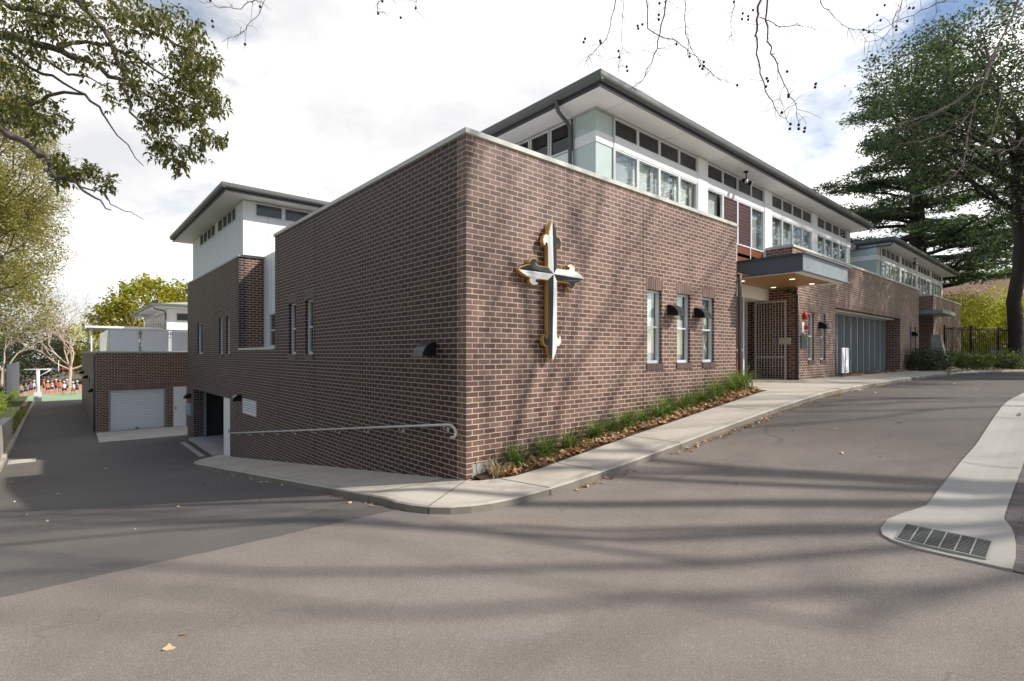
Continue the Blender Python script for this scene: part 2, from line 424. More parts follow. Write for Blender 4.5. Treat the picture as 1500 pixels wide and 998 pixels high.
M['litter'] = leafmat('dry_leaf', (.24, .10, .04), (.50, .28, .14), (.75, .56, .38), .15, .7, clump=3)
M['bark_dark'] = simple('bark_dark', (.05, .04, .034), .9, var=.4, scale=8, bmp=.8, bscale=20)
M['bark_grey'] = simple('bark_grey', (.15, .12, .10), .85, var=.35, scale=7, bmp=.6, bscale=25)
M['bark_plane'] = simple('bark_plane_tree', (.24, .18, .15), .85, var=.35, scale=6, bmp=.5, bscale=30)
M['twig'] = simple('twig_bark', (.105, .062, .05), .8, var=.25, scale=5)
M['bark_pale'] = simple('bark_pale', (.44, .36, .29), .85, var=.2, scale=4)
M['seed'] = simple('seed_ball', (.075, .035, .028), .9, var=.3, scale=40)

# ------------------------------------------------------------------ ground heights
def Pz(x):            # path height along the front wall
    if x <= 0: return 0.
    if x < 8.2: return .125 * x
    if x < 10.2: t = (x - 8.2) / 2; return 1.025 + .125 * 2 * (t - t*t/2) * .76
    return 1.12
def Lz(y):            # fall of the side driveway
    if y <= 0: return 0.
    if y < 14.5: return -.125 * y
    if y < 18: t = (y - 14.5) / 3.5; return -1.8125 - .125 * 3.5 * (t - t*t/2) * .78
    return -1.98
def G(x, y):          # asphalt
    w = max(0., min(1., -y))
    r = Pz(x) * w if x > 0 else 0
    l = Lz(y)
    return r + l - .12
# ------------------------------------------------------------------ ground, road
def sheet(name, xs, ys, zf, mat, kind='structure', cond=None):
    vs = [(x, y, zf(x, y)) for y in ys for x in xs]; nx = len(xs); fs = []
    for j in range(len(ys)-1):
        for i in range(nx-1):
            if cond and not cond((xs[i]+xs[i+1])/2, (ys[j]+ys[j+1])/2): continue
            fs.append((j*nx+i, j*nx+i+1, (j+1)*nx+i+1, (j+1)*nx+i))
    mb = MB(); mb.add(vs, fs, 0, True); o = mb.build(name, mat, recalc=False)
    if kind: o['kind'] = kind
    return o
def rng(a, b, s):
    n = max(1, int(round((b-a)/s))); return [a + (b-a)*i/n for i in range(n+1)]
gx = [-500, -250, -120, -60] + rng(-30, 60, 3) + [90, 150, 300, 500]
gy = [-500, -250, -120, -60] + rng(-30, 90, 3) + [120, 150, 300, 500]
sheet('ground', gx, gy, lambda x, y: G(x, y) - .06 - (.25 if 0 < x < 45 and 0 < y < 40 else 0), M['dirt'])
sheet('road', rng(-14, 48, .5), rng(-22, 53, .5), G, M['asphalt'],
      cond=lambda x, y: (y < -1.0 or x < 3) and not (y > 3 and x < -6.6) and not (x > 37 and y > -3.4))
sheet('playground_court', rng(-16, 14, 2), rng(52.6, 63, 2), lambda x, y: -2.092, M['court'])
sheet('playground', rng(-26, 20, 2), rng(63, 82, 2), lambda x, y: -2.085, M['courtpink'])

# footpath (inner, outer) pairs around the building
pairs = [((0.0, 15.75), (-.12, 15.75)), ((0, 15.5), (-.55, 15.55)), ((0, 15.1), (-.95, 15.1)), ((0, 14.4), (-1.25, 14.4)), ((0, 13.5), (-1.37, 13.5))]
for y in rng(12.5, .5, 1.): pass
y = 12.5
while y > .3: pairs.append(((0, y), (-1.38, y))); y -= 1.0
pairs += [((0, .02), (-1.38, 0)), ((0, .0), (-1.36, -.25)), ((0, 0), (-1.28, -.5)), ((0, -.0), (-1.14, -.74)), ((0.0, -.0), (-.94, -.94)), ((0.005, -.01), (-.7, -1.07)), ((.01, -.03), (-.42, -1.15)), ((.03, -.08), (-.1, -1.19)),
          ((.14, -.22), (.25, -1.25)), ((.34, -.38), (.52, -1.32)), ((.60, -.52), (.82, -1.38)), ((1.0, -.58), (1.15, -1.43)), ((1.4, -.60), (1.5, -1.48)), ((2.1, -.62), (2.1, -1.56)), ((3.37, -.67), (3.4, -1.68)),
          ((4.4, -.74), (4.5, -1.77)), ((5.4, -.80), (5.5, -1.86)), ((6.4, -.87), (6.4, -1.95)), ((7.3, -.94), (7.3, -2.06)), ((8.0, -.99), (8.0, -2.16)), ((8.58, -1.02), (8.6, -2.22)), ((8.64, -.0), (9.0, -2.24)), ((9.08, 0), (9.2, -2.25)), ((9.10, 3.5), (9.5, -2.26)),
          ((11, 3.5), (10.6, -2.24)), ((13.35, 3.5), (12.0, -2.16)), ((13.37, 0), (13.2, -2.1)), ((15, 0), (15, -2.05)), ((16.98, 0), (17, -2.0)), ((17.0, -.22), (17.2, -2.0)), ((20, -.22), (20, -1.97)), ((23, -.22), (23, -1.96)), ((26, -.22), (25.6, -1.95)), ((28, -.30), (27, -1.72)), ((30.4, -.4), (29, -1.6)), ((34, -1.0), (32, -2.0)), ((38, -2.2), (36, -3.2)), ((43, -4.6), (42, -5.8)), ((48, -7.5), (47, -9))]
def phgt(p): return Pz(p[0]) + (Lz(p[1]) if p[0] < .5 else 0)
mb = MB(); kb = MB(); jt = MB()
KW = .15
inn = [Vector((*a, phgt(a) if a[0] > .0 or True else 0)) for a, b in pairs]
outp = [Vector((*b, phgt(b) + .003)) for a, b in pairs]
for i in range(len(pairs)):
    outp[i].z = phgt((max(outp[i].x, inn[i].x) if outp[i].x > 0 else 0, inn[i].y if outp[i].x < -.5 else outp[i].y)) if False else (Pz(outp[i].x) + Lz(outp[i].y)) - .012
    inn[i].z = Pz(inn[i].x) + (Lz(inn[i].y) if inn[i].x < .5 else 0)
mid = []
for a, b in zip(inn, outp):
    d = (a - b); L = d.length; mid.append(b + d * (min(KW, L*.6) / max(L, .01)))
for i in range(len(pairs)-1):
    mb.quad(inn[i], mid[i], mid[i+1], inn[i+1], 0)
fo = mb.build('footpath', M['path'], recalc=False); fo['kind'] = 'structure'
def down(p, dz, out=0, q=None): return Vector((p.x, p.y, p.z - dz))
kb_pts = outp
for i in range(len(pairs)-1):
    def edge(j):
        a, b = inn[j], outp[j]; d = (b - a); d.z = 0; d.normalize()
        p0 = mid[j] + Vector((0, 0, .002)); p1 = b - d*.02; p2 = b + Vector((0, 0, -.02)); p3 = b + d*.02 + Vector((0, 0, -.42))
        return p0, p1, p2, p3
    A, B = edge(i), edge(i+1)
    if pairs[i][1][0] > 25.5 : 
        pass
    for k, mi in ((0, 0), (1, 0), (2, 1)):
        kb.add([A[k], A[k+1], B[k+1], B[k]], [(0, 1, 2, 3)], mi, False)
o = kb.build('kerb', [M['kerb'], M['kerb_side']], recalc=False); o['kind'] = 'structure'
# expansion joints
for i in (7, 10, 13, 17, 21, 27, 30, 32, 35, 37, 40, 44, 47, 49, 51, 53):
    if i >= len(pairs): continue
    a, b = inn[i], outp[i]; t = Vector((0, 0, .005)); dv = (b-a).normalized().cross(Vector((0,0,1))).normalized()*.006
    jt.quad(a+t-dv, b+t-dv, b+t+dv, a+t+dv)
    c = b + Vector((0,0,-.02)) + (b-a).normalized()*.012; e = c + Vector((0,0,-.12))+ (b-a).normalized()*.01
    jt.quad(c-dv, e-dv, e+dv, c+dv)
o = jt.build('path_joint', M['dark'], recalc=False); o['kind'] = 'structure'
# planting bed soil
bi = [i for i in range(len(pairs)) if .05 < pairs[i][0][0] < 8.6 and pairs[i][0][1] < -.15]
mb = MB(); prev = None
for i in bi:
    p = inn[i]; a = Vector((p.x, .0, p.z + .035)); b = Vector((p.x, p.y, p.z - .01)); mid_ = (a+b)/2 + Vector((0, 0, .015))
    if prev: mb.quad(prev[0], prev[1], mid_, a); mb.quad(prev[1], prev[2], b, mid_)
    prev = (a, mid_, b)
o = mb.build('garden_bed_soil', M['soil'], recalc=False); o['kind'] = 'structure'
mb = MB(); mb.box(17.0, 26.5, -.21, 1.0, 1.0, 1.128); mb.box(26.5, 34, -.41, 0, 1.0, 1.135)
o = mb.build('gravel_strip_soil', M['soil']); o['kind'] = 'structure'

# right-hand garden: kerbed bed across the end of the drive, bank up to the fence
kl = [(25.9, -1.95), (28, -1.95), (30.5, -2.2), (32.5, -2.75), (34.5, -3.55), (36.5, -4.6), (39, -6.3), (42, -9), (45, -13), (47, -18)]
mb = MB(); 
for (x0, y0), (x1, y1) in zip(kl, kl[1:]):
    d = Vector((x1-x0, y1-y0, 0)).normalized(); n = Vector((-d.y, d.x, 0))*.15
    a, b = Vector((x0, y0, 0)), Vector((x1, y1, 0)); zt, zb = Vector((0, 0, 1.10)), Vector((0, 0, .8))
    mb.quad(a+zb, b+zb, b+zt, a+zt); mb.quad(a+zt, b+zt, b+n+zt, a+n+zt); mb.quad(a+n+zt, b+n+zt, b+n+zb, a+n+zb)
o = mb.build('garden_kerb', M['kerb'], recalc=False); o['kind'] = 'structure'
il = [(26.3, -1.72), (28.6, -1.62), (31.8, -2.0), (34, -2.5), (36, -3.25), (38.5, -4.3), (42, -5.9), (47, -9.1), (52, -13), (55, -18)]
mb = MB()
for i in range(len(kl)-1):
    f = lambda p, dz: Vector((p[0], p[1], 1.09+dz))
    mb.quad(f(kl[i], .0), f(kl[i+1], .0), f(il[i+1], .045), f(il[i], .045))
o = mb.build('front_bed_soil', M['soil'], recalc=False); o['kind'] = 'structure'
bank = [((30.4, -.4), (30.5, -.02)), ((34, -1.0), (34.5, -.02)), ((36.5, -1.7), (36, -.12)), ((38, -2.2), (38.5, -1.1)), ((43, -4.6), (44, -3.1)), ((48, -7.5), (49.5, -5.3)), ((60, -16), (62, -11))]
mb = MB()
for (a, b), (c, d) in zip(bank, bank[1:]):
    mb.quad((*a, 1.115), (*c, 1.115), (*d, 1.8), (*b, 1.8 if b[0] > 35 else 1.3))
o = mb.build('garden_bank', M['dirt'], recalc=False); o['kind'] = 'structure'
mb = MB(); mb.add([(36, -.12, 1.8), (38.5, -1.1, 1.8), (44, -3.1, 1.8), (49.5, -5.3, 1.8), (62, -11, 1.8), (140, -60, 1.8), (140, 90, 1.8), (44, 60, 1.8), (44, -.1, 1.8)], [tuple(range(9))])
o = mb.build('garden_ground', M['lawn'], recalc=False); o['kind'] = 'structure'

# spoon drain and brick paving at right
drp = [(1.55, -5.16), (1.62, -5.05), (1.76, -4.99), (2.06, -4.985), (2.15, -5.02), (2.30, -5.06), (2.5, -5.14), (2.67, -5.21), (4.6, -5.25), (7, -5.28), (9, -5.3), (12, -5.3), (16, -5.3), (24, -5.3), (34, -5.5)]
rows = [(1.50, -5.30, -6.02)]
mb = MB()
top = {1.50: -5.35}
L = [(1.50, -5.32, -6.02), (1.56, -5.14, -6.02), (1.64, -5.04, -6.02), (1.78, -4.99, -6.02), (2.06, -4.985, -6.0), (2.31, -5.06, -5.97), (2.5, -5.14, -5.93), (2.70, -5.21, -5.86), (2.9, -5.215, -5.85), (4.6, -5.25, -5.85)]
L += [(x, -5.29, -5.85) for x in rng(5.6, 36, 1.)]
for a, b in zip(L, L[1:]):
    for t0, t1 in ((0, .25), (.25, .5), (.5, .75), (.75, 1)):
        def q(p, t):
            y = p[1] + (p[2]-p[1])*t; return (p[0], y, G(p[0], -3) + .007 - .02*math.sin(t*math.pi) + (0 if t > 0 else -.004) + .018*(1 if 0 < t < 1 else 1))
        mb.quad(q(a, t0), q(b, t0), q(b, t1), q(a, t1))
    mb.quad((a[0], a[1], G(a[0], -3)-.05), (b[0], b[1], G(b[0], -3)-.05), (b[0], b[1], G(b[0], -3)+.021), (a[0], a[1], G(a[0], -3)+.021))
    mb.quad((a[0], a[2], G(a[0], -3)-.05), (b[0], b[2], G(b[0], -3)-.05), (b[0], b[2], G(b[0], -3)+.025), (a[0], a[2], G(a[0], -3)+.025))
a = L[0]; mb.quad((a[0], a[1], -.1), (a[0], a[2], -.1), (a[0], a[2], G(a[0], -3)+.02), (a[0], a[1], G(a[0], -3)+.02))
o = mb.build('spoon_drain_channel', M['spoon'], recalc=False); o['kind'] = 'structure'
mb = MB()
for x in (4.62, 7.7, 10.8, 13.9, 17, 20):
    z = G(x, -3)+.012
    mb.quad((x-.006, -5.26, z+.012), (x+.006, -5.26, z+.012), (x+.02, -5.84, z+.012), (x+.008, -5.84, z+.012))
o = mb.build('drain_joint', M['dark'], recalc=False); o['kind'] = 'structure'
mb = MB()
for a, b in zip(L, L[1:]):
    f = lambda x, y: (x, y, G(x, -3) + .01)
    mb.quad(f(a[0], a[2]), f(a[0], -12), f(b[0], -12), f(b[0], b[2]))
o = mb.build('brick_paving', M['paving'], recalc=False); o['kind'] = 'structure'
# grate
dg = thing('drain_grate', 'ribbed steel drain grate set in the pale concrete channel at right', 'drain grate', (1.82, -5.5, .1))
gz = lambda x: G(x, -3) + .028
gx0, gx1, gy0, gy1 = 1.60, 2.03, -5.84, -5.16
mb = MB()
for k in range(7):
    y = gy0 + (gy1-gy0)*k/6
    mb.add([(gx0, y-.006, gz(gx0)), (gx0, y+.006, gz(gx0)), (gx1, y+.006, gz(gx1)), (gx1, y-.006, gz(gx1))], [(0, 1, 2, 3)])
for x in (gx0, gx1):
    mb.box(x-.008, x+.008, gy0, gy1, gz(x)-.03, gz(x))
mb.build('frame', M['gratelight'], dg)
mb = MB()
n = 13
for k in range(n):
    x = gx0 + (gx1-gx0)*(k+.5)/n; mb.box(x-.0035, x+.0035, gy0, gy1, gz(x)-.03, gz(x)-.003)
mb.build('bearing_bar', M['grate'], dg)['kind'] = 'stuff'
mb = MB(); mb.quad((gx0, gy0, gz(gx0)-.006), (gx1, gy0, gz(gx1)-.006), (gx1, gy1, gz(gx1)-.006), (gx0, gy1, gz(gx0)-.006)); mb.build('pit', M['black'], dg)  # flat black sheet just under the bar tops, painting the pit's shade
# utility cover in side driveway
uc = thing('pit_cover', 'pale concrete rectangular pit cover in the side driveway', 'pit cover', (-5.85, 20.4, -2.1))
z = G(-5.8, 20.4); mb = MB(); mb.box(-6.22, -5.45, 19.95, 20.85, z-.02, z+.012); mb.build('surround', M['slab'], uc)
mb = MB(); mb.box(-6.12, -5.55, 20.05, 20.75, z, z+.016); mb.build('lid', M['path'], uc)

# ------------------------------------------------------------------ main building
B = thing('school_building', 'long brown brick two-storey school building with white-framed upper windows', 'building', (0, 0, 0))
TH = .25
def wall_cells(a0, a1, z0, z1, holes):
    xs = sorted({a0, a1, *[h[0] for h in holes], *[h[1] for h in holes]})
    out = []
    for x0, x1 in zip(xs, xs[1:]):
        if x1 - x0 < 1e-6: continue
        hs = sorted([(h[2], h[3]) for h in holes if h[0] < (x0+x1)/2 < h[1]])
        z = z0
        for h0, h1 in hs:
            if h0 > z: out.append((x0, x1, z, h0))
            z = max(z, h1)
        if z < z1: out.append((x0, x1, z, z1))
    return out
def wallY(mb, y, a0, a1, z0, z1, holes=(), th=TH):   # faces -Y
    for x0, x1, p, q in wall_cells(a0, a1, z0, z1, holes): mb.box(x0, x1, y, y+th, p, q)
def wallX(mb, x, a0, a1, z0, z1, holes=(), th=TH):   # faces -X
    for y0, y1, p, q in wall_cells(a0, a1, z0, z1, holes): mb.box(x, x+th, y0, y1, p, q)

ZT = 5.42
WR = [(4.88, 5.45), (6.08, 6.68), (7.25, 7.85)]          # right wall slots
WR2 = [(14.32, 14.86), (15.47, 15.98)]
WR3 = [(28.2, 28.75), (29.3, 29.85)]
z0w, z1w = 1.76, 3.39
mb = MB()
wallY(mb, 0, 0, 9.08, -.35, ZT, [(a, b, z0w, z1w) for a, b in WR])
o = mb.build('brick_wall', M['brick'], B); o['label'] = 'sunlit front brick wall carrying the cross'
mb = MB()
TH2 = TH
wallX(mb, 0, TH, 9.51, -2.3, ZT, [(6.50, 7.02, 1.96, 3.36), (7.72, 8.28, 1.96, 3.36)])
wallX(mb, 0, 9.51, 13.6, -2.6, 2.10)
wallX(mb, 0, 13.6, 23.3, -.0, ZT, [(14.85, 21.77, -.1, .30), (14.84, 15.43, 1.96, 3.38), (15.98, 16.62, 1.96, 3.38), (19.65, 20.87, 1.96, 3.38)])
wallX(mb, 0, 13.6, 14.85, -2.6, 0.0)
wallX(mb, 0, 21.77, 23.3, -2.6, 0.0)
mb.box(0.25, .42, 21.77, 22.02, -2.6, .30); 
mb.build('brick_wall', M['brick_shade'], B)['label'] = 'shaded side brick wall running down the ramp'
mb = MB()
mb.box(TH, .84, 13.6, 13.85, 2.1, ZT)                       # tower reveal
for q in ((.25, 7, 23.05, 23.3, -2.6, ZT), (9.0, 9.08, TH, .87, 1, ZT), (.25, 4.2, 9.26, 9.51, 2.1, ZT)):
    m = MB(); m.box(*q); m.build('brick_wall', M['brick'], B)
mb.build('brick_wall', M['brick_shade_warm'], B)['label'] = 'brick return walls of the courtyard'
# upper brick band over the entry and rest of front
mb = MB()
wallY(mb, 0, 12.95, 13.35, 4.62, ZT)
mb.box(12.95, 13.2, TH, .87, 4.3, ZT)
wallY(mb, 0, 13.35, 30.46, .5, ZT, [(a, b, z0w, z1w) for a, b in WR2+WR3] + [(17.0, 26.5, .5, 3.70)])
mb2 = MB(); mb2.box(13.35, 13.6, TH, 3.5, .5, 4.3); mb2.build('brick_wall', M['brick_shade_warm'], B)
mb.box(26.5, 26.75, TH, .95, .5, 3.7); mb.box(16.75, 17.0, TH, .95, .5, 3.7)
mb.box(30.21, 30.46, TH, 2.6, .5, ZT); mb.build('brick_wall', M['brick'], B)['label'] = 'tree-shaded front brick wall beyond the entry'
mb = MB()
wallY(mb, 0, 34.15, 43.2, .5, ZT-.02); mb.box(34.15, 34.4, TH, 2.6, .5, ZT-.02)
wallY(mb, 2.6, 30.4, 34.2, .5, ZT)
mb.build('brick_wall', M['brick'], B)['label'] = 'far end brick wall beside the iron fence'
mb = MB()
wallY(mb, 3.5, 9.08, 14, .5, 4.2); mb.box(8.9, 9.08, .25, 3.5, .5, 4.2)
mb.build('brick_wall', M['brick_shade_warm'], B)['label'] = 'dark brick wall inside the entry recess'
# copings
mb = MB()
z0, z1 = ZT, 5.50
mb.box(-.035, 9.12, -.035, .29, z0, z1); mb.box(-.035, .29, .29, 9.55, z0, z1)
mb.build('coping', M['coping'], B)
mb = MB(); mb.box(-.03, .88, 9.55, 13.58, 2.10, 2.17); mb.build('coping', M['coping'], B)
mb = MB(); mb.box(12.92, 30.5, -.035, .29, z0, z1); mb.box(12.92, 13.24, .29, .86, z0, z1); mb.box(34.11, 43.24, -.035, .29, z0-.02, z1-.02); mb.box(34.11, 34.44, .29, 2.6, z0-.02, z1-.02); mb.build('coping', M['coping'], B)
mb = MB(); mb.box(-.01, .28, 13.58, 23.32, ZT, ZT+.06); mb.box(.28, .86, 13.58, 13.85, ZT, ZT+.06); mb.build('coping', M['grey_frame'], B)
# lower roof decks, unseen; pale colour set to bounce light onto the soffit
mb = MB(); mb.box(.25, 9.0, .25, 9.3, 5.0, 5.1); mb.box(8.9, 30.3, .87, 12, 5.0, 5.1); mb.box(13.2, 30.3, .25, .88, 5.0, 5.1); mb.box(34.4, 43, .25, 12, 5.0, 5.1); mb.box(30.2, 34.4, .87, 12, 5.0, 5.1)
mb.box(.25, 4.2, 9.5, 13.6, 1.95, 2.08); mb.build('deck_roof', M['screen'], B)
# window lintels and sills in brick
mb = MB()
mb.box(17.0, 26.5, -.003, .12, 3.70, 3.93)
mb.build('lintel', M['soldier'], B)
mb = MB(); mb.box(4.714, 4.726, -.0022, .01, 0.4, ZT); mb.build('control_joint', M['dark'], B)
for y in (9.18, 6.35, 13.75, 17.2): mb = MB(); mb.box(-.0022, .01, y-.005, y+.005, (-.125*y-.1) if y < 14.8 else .6, ZT); mb.build('control_joint', M['dark'], B)

def slot_window(axis, c, a, b, z0, z1, rec=.10, blind='blind', mid=True, mframe='white_frame', fw=.05, brk=True):
    """narrow window in a brick opening; axis 'Y': plane y=c ; axis 'X': plane x=c"""
    def bx(m, p0, p1, d0, d1, q0, q1):
        if axis == 'Y': m.box(p0, p1, c+d0, c+d1, q0, q1)
        else: m.box(c+d0, c+d1, p0, p1, q0, q1)
    m = MB()
    bx(m, a, a+fw, rec-.03, rec+.04, z0, z1); bx(m, b-fw, b, rec-.03, rec+.04, z0, z1)
    bx(m, a+fw, b-fw, rec-.03, rec+.04, z0, z0+fw*1.3); bx(m, a+fw, b-fw, rec-.03, rec+.04, z1-fw, z1)
    if mid: bx(m, a+fw, b-fw, rec-.02, rec+.03, (z0+z1)/2-.02, (z0+z1)/2+.02)
    w = m.build('window', M[mframe], B)
    if brk:
        m = MB(); bx(m, a-.04, b+.04, -.003, .1, z1, z1+.235); m.build('lintel', M['soldier' if axis == 'Y' else 'sill_brick'], w)  # side-wall lintels take a darker brick, shade put into their colour
        m = MB(); bx(m, a-.03, b+.03, -.022, .12, z0-.14, z0); m.build('sill', M['sill_brick'], w)
    m = MB(); bx(m, a+fw, b-fw, rec+.006, rec+.012, z0+fw, z1-fw); m.build('pane', M['glass'], w)
    m = MB(); bx(m, a+.01, b-.01, rec+.085, rec+.10, z0, z1); m.build('blind', M[blind], w)
    return w
for i, (a, b) in enumerate(WR): slot_window('Y', 0, a, b, z0w, z1w, blind=('blind_pale', 'blind', 'curtain')[i])
for a, b in WR2 + WR3: slot_window('Y', 0, a, b, z0w, z1w, blind='clere')
for a, b in ((6.50, 7.02), (7.72, 8.28)): slot_window('X', 0, a, b, 1.96, 3.36, blind='clere')
for a, b in ((14.84, 15.43), (15.98, 16.62), (19.65, 20.87)): slot_window('X', 0, a, b, 1.96, 3.38, blind='clere', mid=False)
# courtyard white wall with window
mb = MB(); wallX(mb, .84, 9.51, 13.6, 2.17, ZT+.1, [(11.0, 13.0, 2.17, 3.42)], .2)
mb.build('clad_wall', M['white'], B)
slot_window('X', .84, 11.0, 13.0, 2.17, 3.42, rec=.03, blind='clere', mid=True, fw=.07, brk=False)
mb = MB()
for k in range(9): mb.box(.836, .845, 9.6+k*.45, 9.61+k*.45, 3.5, ZT+.1)
mb.build('cladding_joint', M['grey_frame'], B)

# garage opening in the side wall
mb = MB(); mb.box(-.012, .24, 14.80, 21.95, .30, .60); mb.build('steel_lintel', M['beam'], B)
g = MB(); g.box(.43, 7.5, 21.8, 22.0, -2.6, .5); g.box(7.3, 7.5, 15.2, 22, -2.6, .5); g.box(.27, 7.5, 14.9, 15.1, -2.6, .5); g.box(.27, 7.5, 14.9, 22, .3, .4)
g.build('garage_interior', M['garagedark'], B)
g = MB(); g.box(.16, 7.5, 15.0, 21.77, -2.3, -1.985); g.build('garage_floor', M['slab'], B)
g = MB(); g.box(.42, .50, 21.6, 21.74, -2.0, .3); g.build('door_track', M['greypost'], B)
g = MB()
for y_ in (16.8, 18.6): g.tube([(1.5, y_, -.05), (6, y_, -.05)], .04, 6)
g.box(2.2, 3.2, 18.0, 18.1, -.45, -.38); g.build('service_pipe', M['slab'], B)
d = MB(); d.box(.02, .07, 14.90, 15.92, -1.96, .29); dd = d.build('door', M['door'], B); dd['label'] = 'flush white door beside the garage opening'
d = MB(); d.box(-.01, .02, 15.0, 15.05, -1.0, -.86); d.build('handle', M['greypost'], dd)
# drain strips at the garage mouth
mb = MB(); mb.box(-.62, -.42, 15.9, 21.2, -2.2, -2.085); mb.box(-.20, .16, 15.9, 21.77, -2.2, -1.99); mb.build('garage_apron', M['slab'], B)
mb = MB(); mb.box(-.42, -.20, 15.9, 21.2, -2.2, -2.082); mb.build('strip_drain', simple('rust_grate', (.10, .055, .045), .7, var=.2, scale=20), B)
# louvre vent
v = MB()
for a in (0,): 
    v.box(-.03, .02, 11.40, 11.45, -.06, .44); v.box(-.03, .02, 12.93, 12.98, -.06, .44); v.box(-.03, .02, 11.45, 12.93, -.06, -.02); v.box(-.03, .02, 11.45, 12.93, .40, .44)
lv = v.build('louvre_vent', M['white_frame'], B)
v = MB()
for k in range(5):
    z = -.01 + k*.083
    v.add([(-.035, 11.45, z), (-.035, 12.93, z), (.0, 12.93, z+.06), (.0, 11.45, z+.06)], [(0, 1, 2, 3)])
v.build('louvre_blades', M['white_frame'], lv, recalc=False)
v = MB(); v.box(-.002, .004, 11.45, 12.93, -.02, .40); v.build('backing', M['dark'], lv)
# meter box
mt = MB(); mt.box(-.10, 0, 21.98, 23.1, -1.0, -.42); mt = mt.build('meter_box', M['meter'], B)
q = MB(); q.box(-.108, -.10, 22.02, 22.5, -.96, -.46); q.box(-.108, -.10, 22.56, 23.06, -.96, -.46); q.build('cabinet_doors', M['galv'], mt)

# --- upper storey
WY = .87
BAYS = [(4.83, 8.55), (9.09, 12.85), (13.44, 17.13), (17.71, 21.30)]
BAYS2 = [(26.85, 30.35), (30.75, 34.25), (34.7, 38.15), (38.55, 41.9)]
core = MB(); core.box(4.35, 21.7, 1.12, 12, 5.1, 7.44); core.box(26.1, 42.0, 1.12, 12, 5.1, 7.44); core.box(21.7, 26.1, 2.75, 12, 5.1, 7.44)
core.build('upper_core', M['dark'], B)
def fr(mb, x0, x1, z0, z1, w=.035, y=WY, d=.05, t=.02):   # frame ring in plane y
    mb.box(x0, x0+w, y-t, y+d, z0, z1); mb.box(x1-w, x1, y-t, y+d, z0, z1)
    mb.box(x0+w, x1-w, y-t, y+d, z0, z0+w); mb.box(x0+w, x1-w, y-t, y+d, z1-w, z1)
def bay(x0, x1, kinds, zb=5.34, zlow=None):
    n = len(kinds); w = (x1-x0)/n
    for i, k in enumerate(kinds):
        a, b = x0+i*w, x0+(i+1)*w
        m = MB(); fr(m, a+.004, b-.004, 6.98, 7.42)
        c = m.build('clerestory_window', M['white_frame'], B)
        m = MB(); m.box(a+.035, b-.035, WY+.015, WY+.02, 7.01, 7.39); m.build('pane', M['glass_dark'], c)
        m = MB(); m.box(a+.02, b-.02, WY+.07, WY+.08, 7.0, 7.4); m.build('insect_screen', M['clere'], c)
        m = MB(); fr(m, a+.004, b-.004, zb, 6.71, .04)
        c = m.build('window', M['white_frame'], B)
        if k in ('dr',):
            m = MB()
            m.box(a+.04, b-.04, WY+.012, WY+.02, zb+.04, 6.67)
            for j in range(14):
                z = zb+.06+j*.094
                m.box(a+.04, b-.04, WY+.002, WY+.012, z, z+.078)
            m.build('louvre_panel', M['darkred'], c)
        else:
            m = MB(); m.box(a+.04, b-.04, WY+.015, WY+.02, zb+.04, 6.67); m.build('pane', M['glass'], c)
            m = MB(); m.box(a+.02, b-.02, WY+.16, WY+.17, zb, 6.70)
            m.build('curtain' if k == 'curtain' else 'blind', M[k], c)
            if k == 'blind_pale' and random.random() < .5:
                m = MB(); m.box(a+.04+w*.68, b-.04, WY+.09, WY+.10, zb, 6.68); m.build('blind', M['blind'], c)
    m = MB(); m.box(x0, x1, WY-.03, WY+.06, 6.712, 6.978); m.build('transom_panel', M['white'], B)
bay(*BAYS[0], ['blind', 'blind_pale', 'blind', 'blind_pale'])
bay(*BAYS[1], ['blind_pale', 'dr', 'dr', 'curtain'])
bay(*BAYS[2], ['curtain']*4)
bay(*BAYS[3], ['curtain']*4)
for b in BAYS2: bay(*b, ['curtain', 'clere', 'curtain', 'clere'])
# columns / end panels
mb = MB()
for a, b in ((8.55, 9.09), (12.85, 13.44), (17.13, 17.71)): mb.box(a+.002, b-.002, WY-.045, WY+.2, 5.1, 7.44)
for a, b in ((30.35, 30.75), (34.25, 34.7), (38.15, 38.55)): mb.box(a+.002, b-.002, WY-.045, WY+.2, 5.1, 7.44)
mb.box(26.72, 26.85, WY-.03, WY+.2, 5.1, 7.44); mb.box(41.9, 42.2, WY-.03, WY+.2, 5.1, 7.44)
mb.build('column', M['white'], B)
mb = MB(); 
for b in BAYS+BAYS2: mb = MB(); mb.box(b[0], b[1], WY-.02, WY+.06, 7.424, 7.47); mb.build('head_trim', M['grey_frame'], B)
# corner glass boxes
def corner_glass(x0, x1, y1, side_x=None, left=True):
    m = MB()
    for z0, z1 in ((5.1, 6.70), (6.95, 7.42)):
        m.box(x0, x1, WY, WY+.03, z0, z1)
        if left: m.box(x0, x0+.03, WY+.03, y1, z0, z1)
        else: m.box(x1-.03, x1, WY+.03, y1, z0, z1)
    c = m.build('corner_glass', M['frost'], B)
    m = MB(); m.box(x0-.015, x1, WY-.02, WY+.03, 6.703, 6.947)
    if left: m.box(x0-.015, x0+.03, WY+.03, y1, 6.703, 6.947)
    else: m.box(x1-.03, x1+.015, WY+.03, y1, 6.703, 6.947)
    m.build('band', M['white'], c)
    m = MB()
    if left: m.box(x1-.0, x1+.05, WY-.03, WY+.06, 5.1, 7.45); m.box(x0-.02, x0+.05, y1, y1+.05, 5.1, 7.45); m.box(x0-.03, x1, WY-.03, WY+.03, 7.425, 7.47); m.box(x0-.03, x0+.03, WY+.03, y1, 7.425, 7.47)
    else: m.box(x0-.05, x0, WY-.03, WY+.06, 5.1, 7.45); m.box(x0, x1+.03, WY-.03, WY+.03, 7.425, 7.47)
    m.build('frame', M['grey_frame'], c)
corner_glass(4.19, 4.78, 1.48)
corner_glass(21.36, 21.86, 1.5, left=False)
